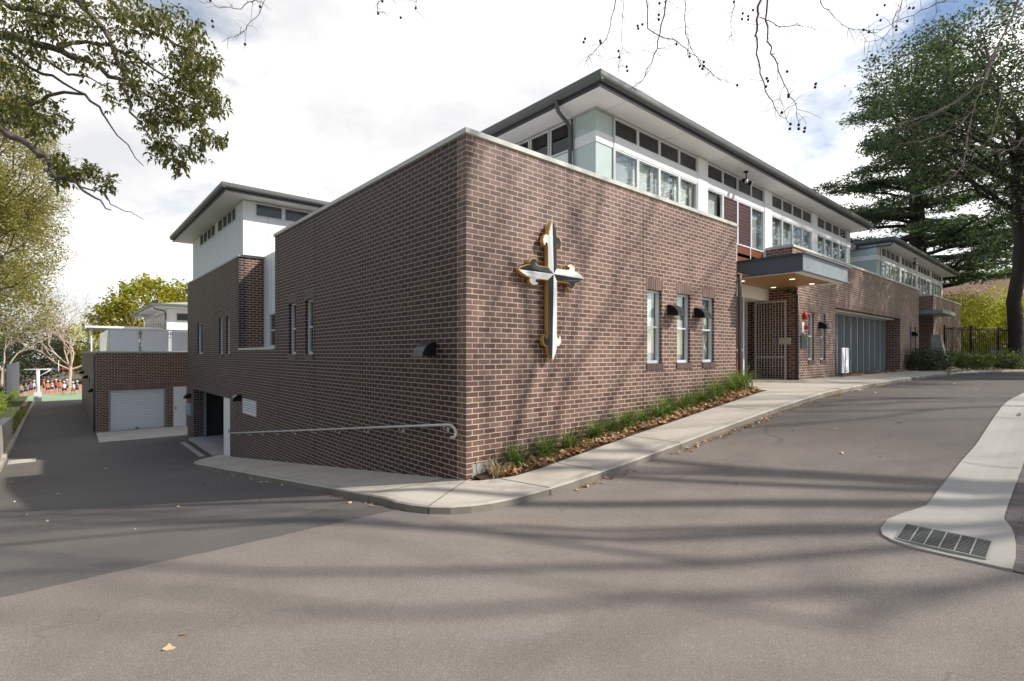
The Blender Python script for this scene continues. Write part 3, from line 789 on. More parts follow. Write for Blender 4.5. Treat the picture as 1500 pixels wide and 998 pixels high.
corner_glass(26.05, 26.70, 2.2)
# left side of the upper storey (plane X=4.19)
SX = 4.19
mb = MB(); mb.box(SX, SX+.15, 1.55, 12, 5.1, 6.70); mb.build('clad_wall', M['white'], B)
mb = MB()
for k in range(12): mb.box(SX-.003, SX+.01, 2.2+k*.9, 2.21+k*.9, 5.1, 6.70)
mb.build('cladding_joint', M['grey_frame'], B)
y = 1.62
while y < 11:
    m = MB()
    y1 = y + .66
    m.box(SX-.02, SX+.06, y, y+.035, 6.72, 7.42); m.box(SX-.02, SX+.06, y1-.035, y1, 6.72, 7.42); m.box(SX-.02, SX+.06, y+.035, y1-.035, 6.72, 6.755); m.box(SX-.02, SX+.06, y+.035, y1-.035, 7.385, 7.42)
    c = m.build('clerestory_window', M['white_frame'], B)
    m = MB(); m.box(SX+.015, SX+.02, y+.035, y1-.035, 6.75, 7.39); m.build('pane', M['glass_dark'], c)
    m = MB(); m.box(SX+.08, SX+.09, y, y1, 6.72, 7.42); m.build('insect_screen', M['clere'], c)
    y += .70
# link recess between the blocks
mb = MB(); mb.box(21.86, 26.05, 2.6, 2.75, 5.1, 7.44); mb.build('clad_wall', M['white'], B)
for a, b in ((23.6, 24.6), (24.7, 25.7)):
    m = MB(); fr(m, a, b, 5.4, 7.2, .05, y=2.6); c = m.build('window', M['white_frame'], B)
    m = MB(); m.box(a+.05, b-.05, 2.585, 2.595, 5.45, 7.15); m.build('pane', M['garageglass'], c)
# red panels under bay 2 and frames down to the canopy
mb = MB(); mb.box(9.3, 12.9, WY, WY+.1, 4.2, 5.33); rp = mb.build('red_panel', M['redpanel'], B)
mb = MB()
for x in (9.95, 10.9, 11.85, 12.84): mb.box(x-.02, x+.02, WY-.02, WY, 4.2, 5.34)
mb.build('frame', M['white_frame'], rp)
# soffits, fascias, gutters
def eave(x0, x1, y0, y1, z, name_l='eave', hip=True, left=True, right=True, hipw=6.):
    m = MB(); m.box(x0+.03, x1-.03, y0+.03, y1, z, z+.03); m.build('soffit', M['soffit'], B)
    m = MB(); 
    m.box(x0, x1, y0, y0+.03, z-.015, z+.16)
    if left: m.box(x0, x0+.03, y0+.03, y1, z-.015, z+.16)
    if right: m.box(x1-.03, x1, y0+.03, y1, z-.015, z+.16)
    m.build('fascia', M['fascia'], B)
    prof = [(0, .08), (-.03, .065), (-.075, .075), (-.105, .11), (-.115, .15), (-.115, .245), (-.10, .25), (-.10, .235), (0, .235)]
    m = MB()
    m.prism(prof, lambda u, v, d: (d, y0+u-.002, z+v), x0-.115, x1+(.115 if right else 0))
    if left: m.prism(prof, lambda u, v, d: (x0+u-.002, d, z+v), y0-.1, y1)
    if right: m.prism(prof, lambda u, v, d: (x1-u+.002, d, z+v), y0-.1, y1)
    m.build('gutter', M['gutter'], B)
    # low hipped metal roof with ribs
    zt = z + .20; s = math.tan(R(11)); w = min((x1-x0)/2-.2, (y1-y0)/2)
    zr = zt + w*s
    a, b_, c, d = Vector((x0, y0, zt)), Vector((x1, y0, zt)), Vector((x1, y1, zt)), Vector((x0, y1, zt))
    e, f = Vector((x0+w, y0+w, zr)), Vector((x1-w, y0+w, zr)); g, h = Vector((x1-w, y1-w+.01, zr)), Vector((x0+w, y1-w+.01, zr))
    m = MB(); m.quad(a, b_, f, e); m.quad(b_, c, g, f); m.quad(c, d, h, g); m.quad(d, a, e, h); m.quad(e, f, g, h)
    n = int((x1-x0)/.4)
    for i in range(n):
        x = x0+.2+i*.4; top = min(w, x-x0, x1-x)
        if top > .1:
            m.add([(x-.02, y0, zt+.002), (x+.02, y0, zt+.002), (x+.02, y0+top, zt+top*s+.002), (x-.02, y0+top, zt+top*s+.002), (x, y0, zt+.045), (x, y0+top, zt+top*s+.045)], [(0, 4, 5, 3), (1, 2, 5, 4), (0, 1, 4)])
    m.build('roof', M['roofmetal'], B, recalc=False)
eave(3.52, 22.25, .21, 12.8, 7.47)
for k in range(8):
    m = MB(); x = 4.5 + k*2.4; m.box(x-.004, x+.004, .25, .86, 7.466, 7.472); m.build('soffit_joint', M['grey_frame'], B)
eave(26.0, 43.2, .18, 12.8, 7.47)
mb = MB(); mb.box(22.28, 25.97, 1.7, 12, 7.30, 7.34); mb.build('soffit', M['soffit'], B)
mb = MB(); mb.box(22.28, 25.97, 1.66, 1.7, 7.28, 7.48); mb.build('fascia', M['fascia'], B)
mb = MB(); mb.quad((22.3, 1.66, 7.5), (25.95, 1.66, 7.5), (25.95, 6, 8.3), (22.3, 6, 8.3)); mb.build('roof', M['roofmetal'], B, recalc=False)
# downpipes
def dpipe(pts, r=.045, mat='pipe'):
    m = MB(); m.tube(pts, r, 10); return m.build('downpipe', M[mat], B)
dpipe([(3.45, 1.35, 7.52), (3.45, 1.35, 7.40), (3.52, 1.38, 7.33), (4.0, 1.54, 7.27), (4.10, 1.56, 7.2), (4.10, 1.56, 5.1)])
dpipe([(26.1, .22, 7.5), (26.15, .3, 7.36), (25.9, 2.2, 7.3), (25.85, 2.35, 7.2), (25.85, 2.35, 5.1)])
dpipe([(9.14, -.06, 1.1), (9.14, -.06, 4.02), (9.2, -.04, 4.1), (9.45, .2, 4.12)], .05)
dpipe([(13.29, -.02, 1.12), (13.29, -.02, 3.9), (13.2, .3, 4.05)], .045, 'fascia')
# far small canopy at the third wall
mb = MB(); mb.box(31.2, 34.9, -.9, 1.2, 4.18, 4.38); mb.build('small_canopy', M['galv'], B)
# entry: bulkhead, red side panel, posts
mb = MB(); mb.box(9.08, 13.35, .90, 3.5, 3.76, 4.18); mb.build('bulkhead', M['soffit'], B)
mb = MB(); mb.box(9.3, 11.48, .93, 1.0, 1.0, 3.76); rp = mb.build('red_panel', M['redpanel'], B)
mb = MB(); mb.box(11.44, 11.52, .90, 1.02, 1.0, 3.76); mb.box(9.3, 11.44, .915, .93, 2.05, 2.12); mb.build('frame', M['white_frame'], rp)
mb = MB(); mb.box(12.95, 13.08, 1.5, 1.62, 1.0, 3.76); mb.box(13.1, 13.2, 1.9, 2.0, 1.0, 3.76); mb.build('entry_post', M['gate'], B)
mb = MB(); mb.box(11.6, 11.68, 1.02, 1.05, 2.35, 2.5); mb.build('switch_plate', M['white_frame'], B)

# canopy
cp = B
CX0, CX1, CYF = 9.85, 13.45, -1.40
mb = MB()
zb_, zt_ = 4.16, 4.60
mb.box(CX0+.01, CX1, CYF, CYF+.02, zb_, zt_); mb.box(CX0-.08, CX1+.1, CYF-.09, CYF+.06, zt_, zt_+.02); mb.box(CX0-.02, CX1+.02, CYF-.05, CYF+.06, zb_-.02, zb_)
c1 = mb.build('canopy_beam', M['galv'], B)
mb = MB(); mb.box(CX0, CX0+.02, CYF+.021, .86, zb_, zt_); mb.box(CX0-.08, CX0+.06, CYF+.061, .86, zt_, zt_+.02); mb.box(CX0-.04, CX0+.06, CYF+.061, .86, zb_-.02, zb_)
mb2 = MB(); mb2.box(CX1-.02, CX1, CYF+.021, -.01, zb_, zt_); mb2.build('canopy_beam', M['galv'], B)
mb.build('canopy_beam', M['bluegrey'], B)
mb = MB(); mb.box(CX0+.06, CX1-.0, CYF+.06, CYF+.30, zb_-.015, zb_+.02); mb.box(CX0+.061, CX0+.20, CYF+.3, .86, zb_-.015, zb_+.02); mb.box(CX1-.30, CX1, CYF+.30, -.005, zb_-.015, zb_+.02); mb.build('canopy_margin', M['soffit'], B)
mb = MB(); mb.box(CX0+.2, CX1-.3, CYF+.3, -.01, zb_-.005, zb_+.02); mb.box(9.1, 13.34, -.01+.0, .89, zb_-.005, zb_+.02)
cs = mb.build('canopy_soffit', M['timber'], B)
mb = MB(); mb.box(CX0+.02, CX1-.02, CYF+.02, .86, 4.5, 4.55); mb.build('canopy_roof', M['roofmetal'], B)
for x, y in ((11.3, -.6), (12.85, -.6), (12.85, .55), (10.6, .55), (9.6, .4)):
    m = MB(); m.tube([(x, y, zb_-.012), (x, y, zb_-.004)], .10, 16); dl = m.build('downlight', M['white_frame'], B)
    m = MB(); m.tube([(x, y, zb_-.016), (x, y, zb_-.012)], .075, 16)
    em, nt, out = (None, None, None)
    if 'lit' not in M:
        M['lit'], nt, out = newmat('lamp_lit'); e = nt.nodes.new('ShaderNodeEmission'); e.inputs[0].default_value = (1, .78, .5, 1); e.inputs[1].default_value = 3.0; nt.links.new(e.outputs[0], out.inputs[0])
    m.build('lens', M['lit'], dl)

# reception glazing
mb = MB(); mb.box(17.0, 26.5, .92, .95, 1.1, 3.70); gg = mb.build('glazed_screen', M['garageglass'], B)
mb = MB()
for z in (1.12, 1.95, 2.80): mb.box(17.0, 26.5, .912, .92, z, z+.015)
mb.build('joint', M['black'], gg)
mb = MB()
for k in range(10):
    x = 18.4 + k*.9
    mb.box(x-.03, x+.03, .62, .90, 1.1, 3.6)
mb.box(17.0, 26.5, .6, .93, 3.60, 3.69); mb.build('mullion', M['grey_frame'], gg)
mb = MB(); mb.box(17.0, 26.5, .26, .6, 3.64, 3.69); mb.build('soffit', M['soffit'], B)

# --- tower (white upper part at left)
TX, TY0, TY1 = .11, 13.47, 22.6
mb = MB(); mb.box(TX, 6.8, TY0, TY1, ZT+.06, 7.42)
mb.build('clad_wall', M['white'], B)['label'] = 'white clad upper storey of the tower'
mb = MB()
for k in range(1, 20):
    y = TY0 + k*.45; mb.box(TX-.003, TX+.01, y, y+.012, ZT+.06, 6.9)
for x in (.95, 1.85, 2.75): mb.box(x, x+.012, TY0-.003, TY0+.01, ZT+.06, 6.9)
mb.build('cladding_joint', M['grey_frame'], B)
ys = [(14.42, 14.95), (15.0, 15.65), (15.7, 16.4), (16.45, 17.25), (17.75, 18.45), (18.5, 19.2), (19.25, 20.0), (20.05, 20.8)]
for a, b in ys:
    m = MB(); m.box(TX-.025, TX, a, a+.03, 6.9, 7.38); m.box(TX-.025, TX, b-.03, b, 6.9, 7.38); m.box(TX-.025, TX, a+.03, b-.03, 6.9, 6.93); m.box(TX-.025, TX, a+.03, b-.03, 7.35, 7.38)
    c = m.build('clerestory_window', M['white_frame'], B)
    m = MB(); m.box(TX-.012, TX-.004, a+.03, b-.03, 6.93, 7.35); m.build('pane', M['clere'], c)
for a, b in ((.50, 1.44), (1.50, 2.44), (2.5, 3.44)):
    m = MB(); fr(m, a, b, 6.90, 7.38, .035, y=TY0-.02, d=.02, t=.02); c = m.build('clerestory_window', M['white_frame'], B)
    m = MB(); m.box(a+.035, b-.035, TY0-.015, TY0-.006, 6.935, 7.345); m.build('pane', M['garageglass'], c)
eave(-.62, 7.5, 12.75, 23.35, 7.44)
# security spotlights
def spot(x, y, label):
    t = thing('spotlight', label, 'spotlight', (x, y, 7.47), 'twin security spotlights under the eaves')
    m = MB(); m.tube([(x, y, 7.47), (x, y, 7.44)], .07, 10); m.tube([(x, y, 7.44), (x, y, 7.22)], .018, 6); m.box(x-.13, x+.13, y-.015, y+.015, 7.19, 7.22); m.build('bracket', M['black'], t)
    for s in (-1, 1):
        c = Vector((x+s*.14, y-.02, 7.16)); d = Vector((s*.35, -.8, -.55)).normalized()
        m = MB(); m.tube([c - d*.08, c + d*.02, c + d*.09], [.045, .07, .075], 10); h = m.build('lamp_head', M['black'], t)
        m = MB(); m.tube([c + d*.088, c + d*.095], .066, 10); m.build('lens', M['bulb'], h)
spot(10.8, .52, 'black twin security spotlight under the eave above the entry canopy')
spot(32.3, .52, 'black twin security spotlight under the far block eave')

# --- wall lamps (quarter round hoods)
def lamp_proto(name, label):
    t = thing(name, label, 'wall lamp', (0, 0, 0), 'quarter-round hooded lamps on the brick walls')
    w, r = .15, .27
    arc = [(0, 0), (-r, 0)] + [(-r*math.cos(a), r*.85*math.sin(a)) for a in [i*math.pi/2/8 for i in range(1, 9)]]
    m = MB()
    for sx in (-w, w-.012): m.prism(arc, lambda u, v, d: (d, u, v), sx, sx+.012)
    m.build('side_cheek', M['black'], t)
    m = MB(); pts = arc[1:]
    for (u0, v0), (u1, v1) in zip(pts, pts[1:]):
        m.quad((-w-.008, u0*1.02, v0*1.02), (w+.008, u0*1.02, v0*1.02), (w+.008, u1*1.02, v1*1.02), (-w-.008, u1*1.02, v1*1.02))
    m.box(-w-.008, w+.008, -r-.012, -r, -.03, .0)
    m.build('hood', M['hood'], t, recalc=False)
    m = MB(); m.box(-w+.02, w-.02, -r*.8, -.01, .02, .03); m.build('lens', M['bulb'], t)
    return t
lp = lamp_proto('wall_lamp', 'hooded wall lamp between the first and second slot windows right of the cross')
lp.location = (5.83, -.0, 2.86)
lamps = [((7.02, 0, 2.86), 0, 'hooded wall lamp between the second and third slot windows right of the cross'),
 ((15.42, 0, 2.86), 0, 'black hooded wall lamp beside the red fire bell near the entry'),
 ((29.0, 0, 2.9), 0, 'small hooded wall lamp between the far pair of slot windows'),
 ((0, 1.0, 1.94), -math.pi/2, 'hooded lamp alone on the shaded side wall near the building corner'),
 ((0, 13.4, .32), -math.pi/2, 'hooded lamp on the side wall above the white louvre vent end'),
 ((0, 22.55, -.18), -math.pi/2, 'hooded lamp above the grey meter box by the garage opening')]
for loc, rz, lab in lamps: copy_tree(lp, loc, label=lab, rz=rz)

# --- handrail
hr = thing('handrail', 'long grey steel handrail following the ramp along the side brick wall', 'handrail', (-.09, 7, 0))
pts = [(-.09, 14.35, -.92), (-.09, .40, .835), (-.09, .28, .84), (-.09, .19, .80), (-.09, .155, .74), (-.09, .17, .68), (-.09, .22, .65), (-.09, .29, .645)]
m = MB(); m.tube(pts, .022, 10); m.build('rail', M['rail'], hr)
y = .5
while y < 14.4:
    z = .835 - (y-.4)*(1.755/13.95)
    m = MB(); m.tube([(-.09, y, z-.02), (-.09, y, z-.07), (-.03, y, z-.09), (0, y, z-.09)], .009, 6); m.tube([(-.008, y, z-.09), (-.0, y, z-.09)], .035, 10); m.build('bracket', M['rail'], hr)
    y += 1.45

# --- cross
xr = thing('cross', 'large black and white pointed cross edged in gold on the sunlit brick wall', 'cross', (1.77, 0, 3.38))
def arm(L, w=.108):
    """half outline of one arm: (side, along) from centre outwards"""
    return [(w, w), (w, L-.47), (w+.012, L-.40), (w+.04, L-.38), (w+.066, L-.40), (w+.078, L-.45), (w+.108, L-.40), (w+.115, L-.34), (w+.088, L-.285), (w+.04, L-.25), (w-.005, L-.265), (w-.012, L-.20), (w-.045, L-.10), (w-.085, L-.03), (.0, L)]
arms = [((0, 1), .93), ((1, 0), .84), ((0, -1), 1.52), ((-1, 0), .80)]
cxx, czz = 1.77, 3.38
full = []
def half(dirn, L, side, grow=0):
    ax, az = dirn; px, pz = az, -ax     # perpendicular (clockwise)
    r = []
    for s, t in arm(L):
        ss = s + grow*(1 if s > 0 else 0); tt = t + grow*(1 if (t > L-.3 or t < .2) else 0)
        r.append((cxx + ax*tt + px*ss*side, czz + az*tt + pz*ss*side))
    return r
def outline(grow):
    full = []
    for dirn, L in arms:     # clockwise seen from -Y (x right, z up)
        l = half(dirn, L, -1, grow); r = half(dirn, L, 1, grow)
        full += l[:-1] + [r[-1]] + list(reversed(r[:-1]))
    out = []
    for p in full:
        if not out or (abs(p[0]-out[-1][0]) + abs(p[1]-out[-1][1])) > 1e-4: out.append(p)
    if abs(out[0][0]-out[-1][0]) + abs(out[0][1]-out[-1][1]) < 1e-4: out.pop()
    return out
m = MB(); m.prism(outline(.008), lambda u, v, d: (u, d, v), -.145, -.065); m.build('gold_body', M['gold'], xr)
m = MB(); 
for z in (4.0, 3.0, 2.2): m.tube([(1.77, -.055, z), (1.77, 0, z)], .02, 6)
m.build('fixing', M['greypost'], xr)
fac = {'xwhite': MB(), 'xblack': MB()}
scheme = [('xwhite', 'xblack'), ('xwhite', 'xblack'), ('xwhite', 'xblack'), ('xwhite', 'xblack')]
# side -1 (anticlockwise half) / +1 : top: left white,right black; right: upper white, lower black; bottom: right white,left black; left: lower white, upper black
for dirn, L in arms:
    for side in (-1, 1):
        mat = 'xwhite' if side == -1 else 'xblack'
        hp = half(dirn, L, side)
        ridge = [(cxx, czz)]
        poly = ridge + hp       # centre, side..., tip (tip is last), close along the ridge
        tri = tessellate_polygon([[Vector((u, v, 0)) for u, v in poly]])
        vs = []
        ax, az = dirn
        for u, v in poly:
            along = (u-cxx)*ax + (v-czz)*az; s = abs((u-cxx)*az - (v-czz)*ax)
            depth = .034 * max(0, 1 - s/.125) * min(1, max(0, (L-along)/.12))
            vs.append((u, -.147 - depth - .0, v))
        fac[mat].add(vs, [tuple(t) for t in tri])
for k, n in (('xwhite', 'white_facet'), ('xblack', 'black_facet')): fac[k].build(n, M[k], xr)

# --- gate
gt = thing('security_gate', 'tall grey barred steel gate standing open in the entry', 'gate', (13.15, .8, 1.1))
m = MB(); gx_ = 13.16
for y in (.30, 1.26): m.box(gx_-.02, gx_+.02, y-.03, y+.03, 1.10, 3.74)
for z in (1.12, 1.86, 3.70): m.box(gx_-.02, gx_+.02, .33, 1.23, z-.02, z+.03)
m.build('frame', M['gate'], gt)
for k in range(9):
    y = .42 + k*.092
    m = MB(); m.tube([(gx_, y, 1.15), (gx_, y, 3.68)], .015, 6); m.build('bar', M['gate'], gt)
m = MB(); m.box(gx_-.05, gx_-.02, .12, .50, 2.28, 2.50); m.build('lock_box', M['cream'], gt)
m = MB(); m.box(gx_-.06, gx_-.02, .56, .70, 2.3, 2.46); m.build('latch', M['greypost'], gt)

# --- fire bell, plaque, reception sign
fb = thing('fire_bell', 'two red fire alarm sounders on a white backplate beside the entry', 'fire bell', (13.85, 0, 3.0))
m = MB(); m.box(13.68, 13.86, -.03, 0, 2.68, 3.02); m.build('backplate', M['signwhite'], fb)
m = MB(); m.tube([(13.9, 0, 3.24), (13.9, -.07, 3.24), (13.9, -.11, 3.24)], [.12, .12, .08], 16); m.build('bell', M['red'], fb)
m = MB(); m.ball((13.92, -.08, 2.86), .075, 12, 8); m.build('strobe', M['red'], fb)
pq = thing('plaque', 'dark green sign plaque under the red fire bell', 'sign', (13.9, 0, 2.4))
m = MB(); m.box(13.62, 14.12, -.03, 0, 2.15, 2.58); m.build('plate', M['plaque'], pq)
m = MB()
for z in (2.18, 2.53): m.box(13.64, 14.10, -.034, -.03, z, z+.012)
for z in (2.25, 2.36, 2.46): m.box(13.70, 14.04, -.033, -.03, z, z+.03)
m.build('lettering', simple('plaque_letters', (.07, .11, .095), .5), pq)
sg = thing('reception_sign', 'upright white sign reading RECEPTION in dark letters before the glazed screen', 'sign', (18.8, .2, 1.1))
m = MB(); m.box(18.4, 19.25, .18, .22, 1.20, 2.20); m.build('panel', M['signwhite'], sg)
m = MB(); m.tube([(18.8, .24, 1.1), (18.8, .24, 2.1)], .02, 8); m.box(18.55, 19.05, .22, .42, 1.10, 1.13); m.build('stand', M['greypost'], sg)
for i, ch in enumerate('RECEPTION'):
    cu = bpy.data.curves.new('letter', 'FONT'); cu.body = ch; cu.size = .125; cu.align_x = 'CENTER'; cu.extrude = .002; cu.offset = .004
    cu.materials.append(M['ink'])
    o = bpy.data.objects.new('letter', cu); COL.objects.link(o); o.parent = sg
    bpy.context.view_layer.update()
    me = bpy.data.meshes.new_from_object(o.evaluated_get(bpy.context.evaluated_depsgraph_get())); bpy.data.objects.remove(o)
    if not me.materials: me.materials.append(M['ink'])
    o = bpy.data.objects.new('letter', me); COL.objects.link(o); o.parent = sg
    o.location = Vector((18.82, .176, 2.085 - i*.105)) - Vector((18.8, .2, 1.1)); o.rotation_euler = (R(90), 0, 0); o.scale = (2.4, 1, 1)
# ------------------------------------------------------------------ garage building
GB = thing('garage_building', 'low brown brick garage block with grey roller shutter and white roof screens', 'building', (-1.5, 30, -2.05))
GX0, GY = -3.38, 27.0
mb = MB(); wallY(mb, GY, GX0, 6, -2.5, 2.03, [(-2.88, -.42, -2.5, .12), (-.08, .54, -2.5, .17)])
mb.build('brick_wall', M['brick_shade_warm'], GB)
mb = MB(); wallX(mb, GX0, GY+TH, 49, -2.5, 2.03, [(29.5, 31.0, -.6, .5), (34, 35.5, -.6, .5)]); mb.box(GX0, 6, 48.75, 49, -2.5, 2.0); mb.build('brick_wall', M['brick'], GB)
mb = MB(); mb.box(GX0+.2, 6, GY+.25, 48.8, 1.8, 1.9); mb.build('deck_roof', M['slab'], GB)
mb = MB(); mb.box(GX0-.03, 6, GY-.03, GY+.29, 2.03, 2.10); mb.box(GX0-.03, GX0+.29, GY+.29, 49, 2.03, 2.10); mb.build('coping', M['coping'], GB)
mb = MB(); mb.box(-2.88, 0.54, GY-.003, GY+.1, .175, .40); mb.box(-2.88, -.42, GY-.002, GY+.1, .12, .172); mb.build('lintel', M['soldier'], GB)
# roller door
pts = []
mb = MB(); n = 26; z0, z1 = -2.08, .10
for k in range(n):
    a, b = z0+(z1-z0)*k/n, z0+(z1-z0)*(k+1)/n; c = (a+b)/2
    mb.quad((-2.86, GY+.13, a), (-.44, GY+.13, a), (-.44, GY+.10, c), (-2.86, GY+.10, c)); mb.quad((-2.86, GY+.10, c), (-.44, GY+.10, c), (-.44, GY+.13, b), (-2.86, GY+.13, b))
rd = mb.build('roller_door', M['roller'], GB, recalc=False)
mb = MB(); mb.box(-2.88, -2.80, GY+.05, GY+.12, z0, z1); mb.box(-.50, -.42, GY+.05, GY+.12, z0, z1); mb.box(-2.8, -.5, GY+.07, GY+.12, z0, z0+.06); mb.build('guide_rail', M['greypost'], rd)
mb = MB(); mb.box(-1.75, -1.62, GY+.05, GY+.10, -1.98, -1.93); mb.build('handle', M['black'], rd)
mb = MB(); mb.box(-2.7, -2.55, GY+.3, GY+.4, 0, 1); 
mb = MB(); mb.box(-.05, .50, GY+.02, GY+.07, -2.05, .15); dr = mb.build('door', M['door'], GB)
mb = MB(); mb.box(0.02, .06, GY-.0, GY+.02, -1.1, -.94); mb.build('handle', M['black'], dr)
mb = MB(); mb.box(-.08, -.05, GY-.005, GY+.07, -2.05, .17); mb.box(.5, .54, GY-.005, GY+.07, -2.05, .17); mb.build('frame', M['white_frame'], dr)
mb = MB(); mb.add([(-3.42, 23.6, -2.085), (.0, 23.55, -2.085), (.0, 27.0, -2.03), (-3.38, 27.0, -2.03)], [(0, 1, 2, 3)]); mb.box(0, 1.2, 23.4, 27, -2.2, -2.06)
o = mb.build('concrete_apron', M['path'], recalc=False); o['kind'] = 'structure'
for a, b in ((29.5, 31.0), (34, 35.5)):
    m = MB(); m.box(GX0+.08, GX0+.12, a, b, -.6, .5); w = m.build('window', M['white_frame'], GB)
    m = MB(); m.box(GX0+.07, GX0+.08, a+.06, b-.06, -.54, .44); m.build('pane', M['garageglass'], w)
m = MB(); m.tube([(GX0-.06, 27.3, -2.0), (GX0-.06, 27.3, 1.9)], .045, 8); m.build('downpipe', M['pipe'], GB)
for loc, rz, lab in (((GX0, 28.6, -.05), -math.pi/2, 'nearest hooded lamp on the side wall of the garage block'), ((GX0, 37, .35), -math.pi/2, 'middle hooded lamp along the side wall of the garage block'), ((GX0, 44.5, .45), -math.pi/2, 'farthest hooded lamp along the side wall of the garage block')):
    copy_tree(lp, loc, label=lab, rz=rz, scale=1.0)
# roof screens
SCX, SY = -2.82, 27.5
for a, b in ((-2.80, -1.56), (-1.44, -.22), (-.10, 1.1)):
    m = MB(); m.box(a, b, SY, SY+.03, 2.11, 3.22); m.build('screen_panel', M['screen'], GB)
m = MB(); m.box(-2.84, 2, SY-.02, SY+.05, 3.23, 3.30); m.build('top_rail', M['white_frame'], GB)
for x in (-1.50, -.16):
    m = MB(); m.box(x-.02, x+.02, SY-.03, SY+.02, 2.11, 2.95); m.build('post', M['greypost'], GB)
    m = MB(); m.box(x-.022, x+.022, SY-.036, SY-.0, 2.84, 3.20); m.box(x-.11, x+.11, SY-.036, SY-.0, 3.03, 3.08); m.box(x-.07, x+.07, SY-.036, SY-.0, 2.86, 2.89); m.box(x-.04, x+.04, SY-.036, SY-.0, 3.14, 3.17); m.build('cross_emblem', M['greypost'], GB)
m = MB()
for k in range(34): m.box(SCX-.05, SCX+.0, SY+.05+k*.22, SY+.2+k*.22, 2.11, 3.22)
m.build('slatted_screen', M['screen'], GB)
m = MB(); m.box(SCX-.7, 1.8, 35.5, 41, 3.62, 3.74); m.box(SCX-.75, SCX-.7, 35.5, 41, 3.55, 3.78); m.build('terrace_roof', M['screen'], GB)
for y in (36, 40.5):
    m = MB(); m.box(SCX-.45, SCX-.37, y, y+.08, 1.9, 3.62); m.build('post', M['white_frame'], GB)
# white upper building behind
WB = thing('white_building', 'white walled building with grey hipped roof behind the garage block', 'building', (4, 38, 2))
mb = MB(); mb.box(.5, 12, 33.7, 45.2, 1.9, 4.92); mb.build('wall', M['white'], WB)
for a, b in ((1.0, 2.0), (2.4, 3.4)):
    m = MB(); fr(m, a, b, 4.12, 4.68, .05, y=33.66, d=.03); w = m.build('window', M['white_frame'], WB); m = MB(); m.box(a+.05, b-.05, 33.67, 33.69, 4.17, 4.63); m.build('pane', M['garageglass'], w)
for k in range(10):
    y = 34.0 + k*1.05 + (.3 if k > 4 else 0)
    m = MB(); m.box(.46, .5, y, y+.95, 3.6, 4.75); w = m.build('window', M['white_frame'], WB); m = MB(); m.box(.45, .46, y+.08, y+.87, 3.68, 4.67); m.build('pane', M['garageglass'], w)
x0, x1, y0, y1, z = -.33, 13, 32.85, 46, 4.95
m = MB(); m.box(x0, x1, y0, y1, z, z+.03); m.build('soffit', M['soffit'], WB)
m = MB(); m.box(x0-.1, x1, y0-.1, y0, z+.03, z+.22); m.box(x0-.1, x0, y0, y1, z+.03, z+.22); m.build('gutter', M['gutter'], WB)
m = MB(); w = 5; s = .17; m.quad((x0, y0, z+.2), (x1, y0, z+.2), (x1-w, y0+w, z+.2+w*s), (x0+w, y0+w, z+.2+w*s)); m.quad((x0, y1, z+.2), (x0, y0, z+.2), (x0+w, y0+w, z+.2+w*s), (x0+w, y1-w, z+.2+w*s)); m.build('roof', simple('pale_roof_metal', (.42, .43, .43), .4, metal=.3), WB, recalc=False)
m = MB(); m.tube([(-.3, 32.95, 5.0), (-.25, 33.1, 4.85), (.4, 33.75, 4.75), (.42, 33.6, 4.6), (.42, 33.6, 2)], .05, 8); m.build('downpipe', M['pipe'], WB)

# ------------------------------------------------------------------ left side boundary
rw = thing('retaining_wall', 'low pale concrete retaining wall beside the side driveway', 'retaining wall', (-6.6, 17, -2))
mb = MB()
yy = rng(3, 27.1, 2.4)
for a, b in zip(yy, yy[1:]):
    za, zb = -.72 - (a-19.8)*.038, -.72 - (b-19.8)*.038
    za, zb = min(za, -.3), min(zb, -.3)
    mb.add([(-6.75, a, -2.5), (-6.42, a, -2.5), (-6.42, a, za), (-6.75, a, za), (-6.75, b-.01, -2.5), (-6.42, b-.01, -2.5), (-6.42, b-.01, zb), (-6.75, b-.01, zb)], [(0, 1, 2, 3), (4, 7, 6, 5), (1, 5, 6, 2), (2, 6, 7, 3), (0, 3, 7, 4)])
mb.build('wall', M['wallconc'], rw)
mb = MB(); mb.box(-6.42, -6.30, 3, 27.1, -2.5, -1.93); mb.build('footing_kerb', M['kerb'], rw)
o = sheet('garden_terrace', rng(-40, -6.7, 3), rng(0, 52, 4), lambda x, y: (-.78 - max(0, y-19)*.03 if y < 26 else -1.55) + max(0, -x-8)*.05, M['lawn'])
o = sheet('garden_strip_soil', [-7.6, -7.0, -6.45], rng(27.1, 52, 3), lambda x, y: -1.98 + (.55 if x < -7.2 else 0), M['soil'])
mb = MB(); mb.box(-6.45, -6.3, 27.1, 52, -2.4, -1.97); o = mb.build('edging_kerb', M['kerb']); o['kind'] = 'structure'
# corrugated fence and pale fence
cf = thing('steel_fence', 'dark grey corrugated steel fence panel left of the court', 'fence', (-7.9, 49, -1.5))
mb = MB(); ys = rng(42, 57, .15)
for i, (a, b) in enumerate(zip(ys, ys[1:])):
    xa = -7.5 + (.05 if i % 4 < 2 else 0); xb = -7.5 + (.05 if (i+1) % 4 < 2 else 0)
    mb.quad((xa, a, -1.7), (xb, b, -1.7), (xb, b, 1.25), (xa, a, 1.25))
mb.build('sheet', M['fencegrey'], cf, recalc=False)
mb = MB(); mb.box(-7.6, -7.52, 41.95, 42.05, -1.7, 1.3); mb.build('post', M['fencegrey'], cf)
pf = thing('board_fence', 'pale board fence at the far left edge before the dark steel fence', 'fence', (-9, 38, -1.3))
for k in range(20):
    mb = MB(); y = 34.5+k*.4; mb.box(-8.62, -8.6, y, y+.37, -1.5, -.0); mb.build('board', M['palefence'], pf)

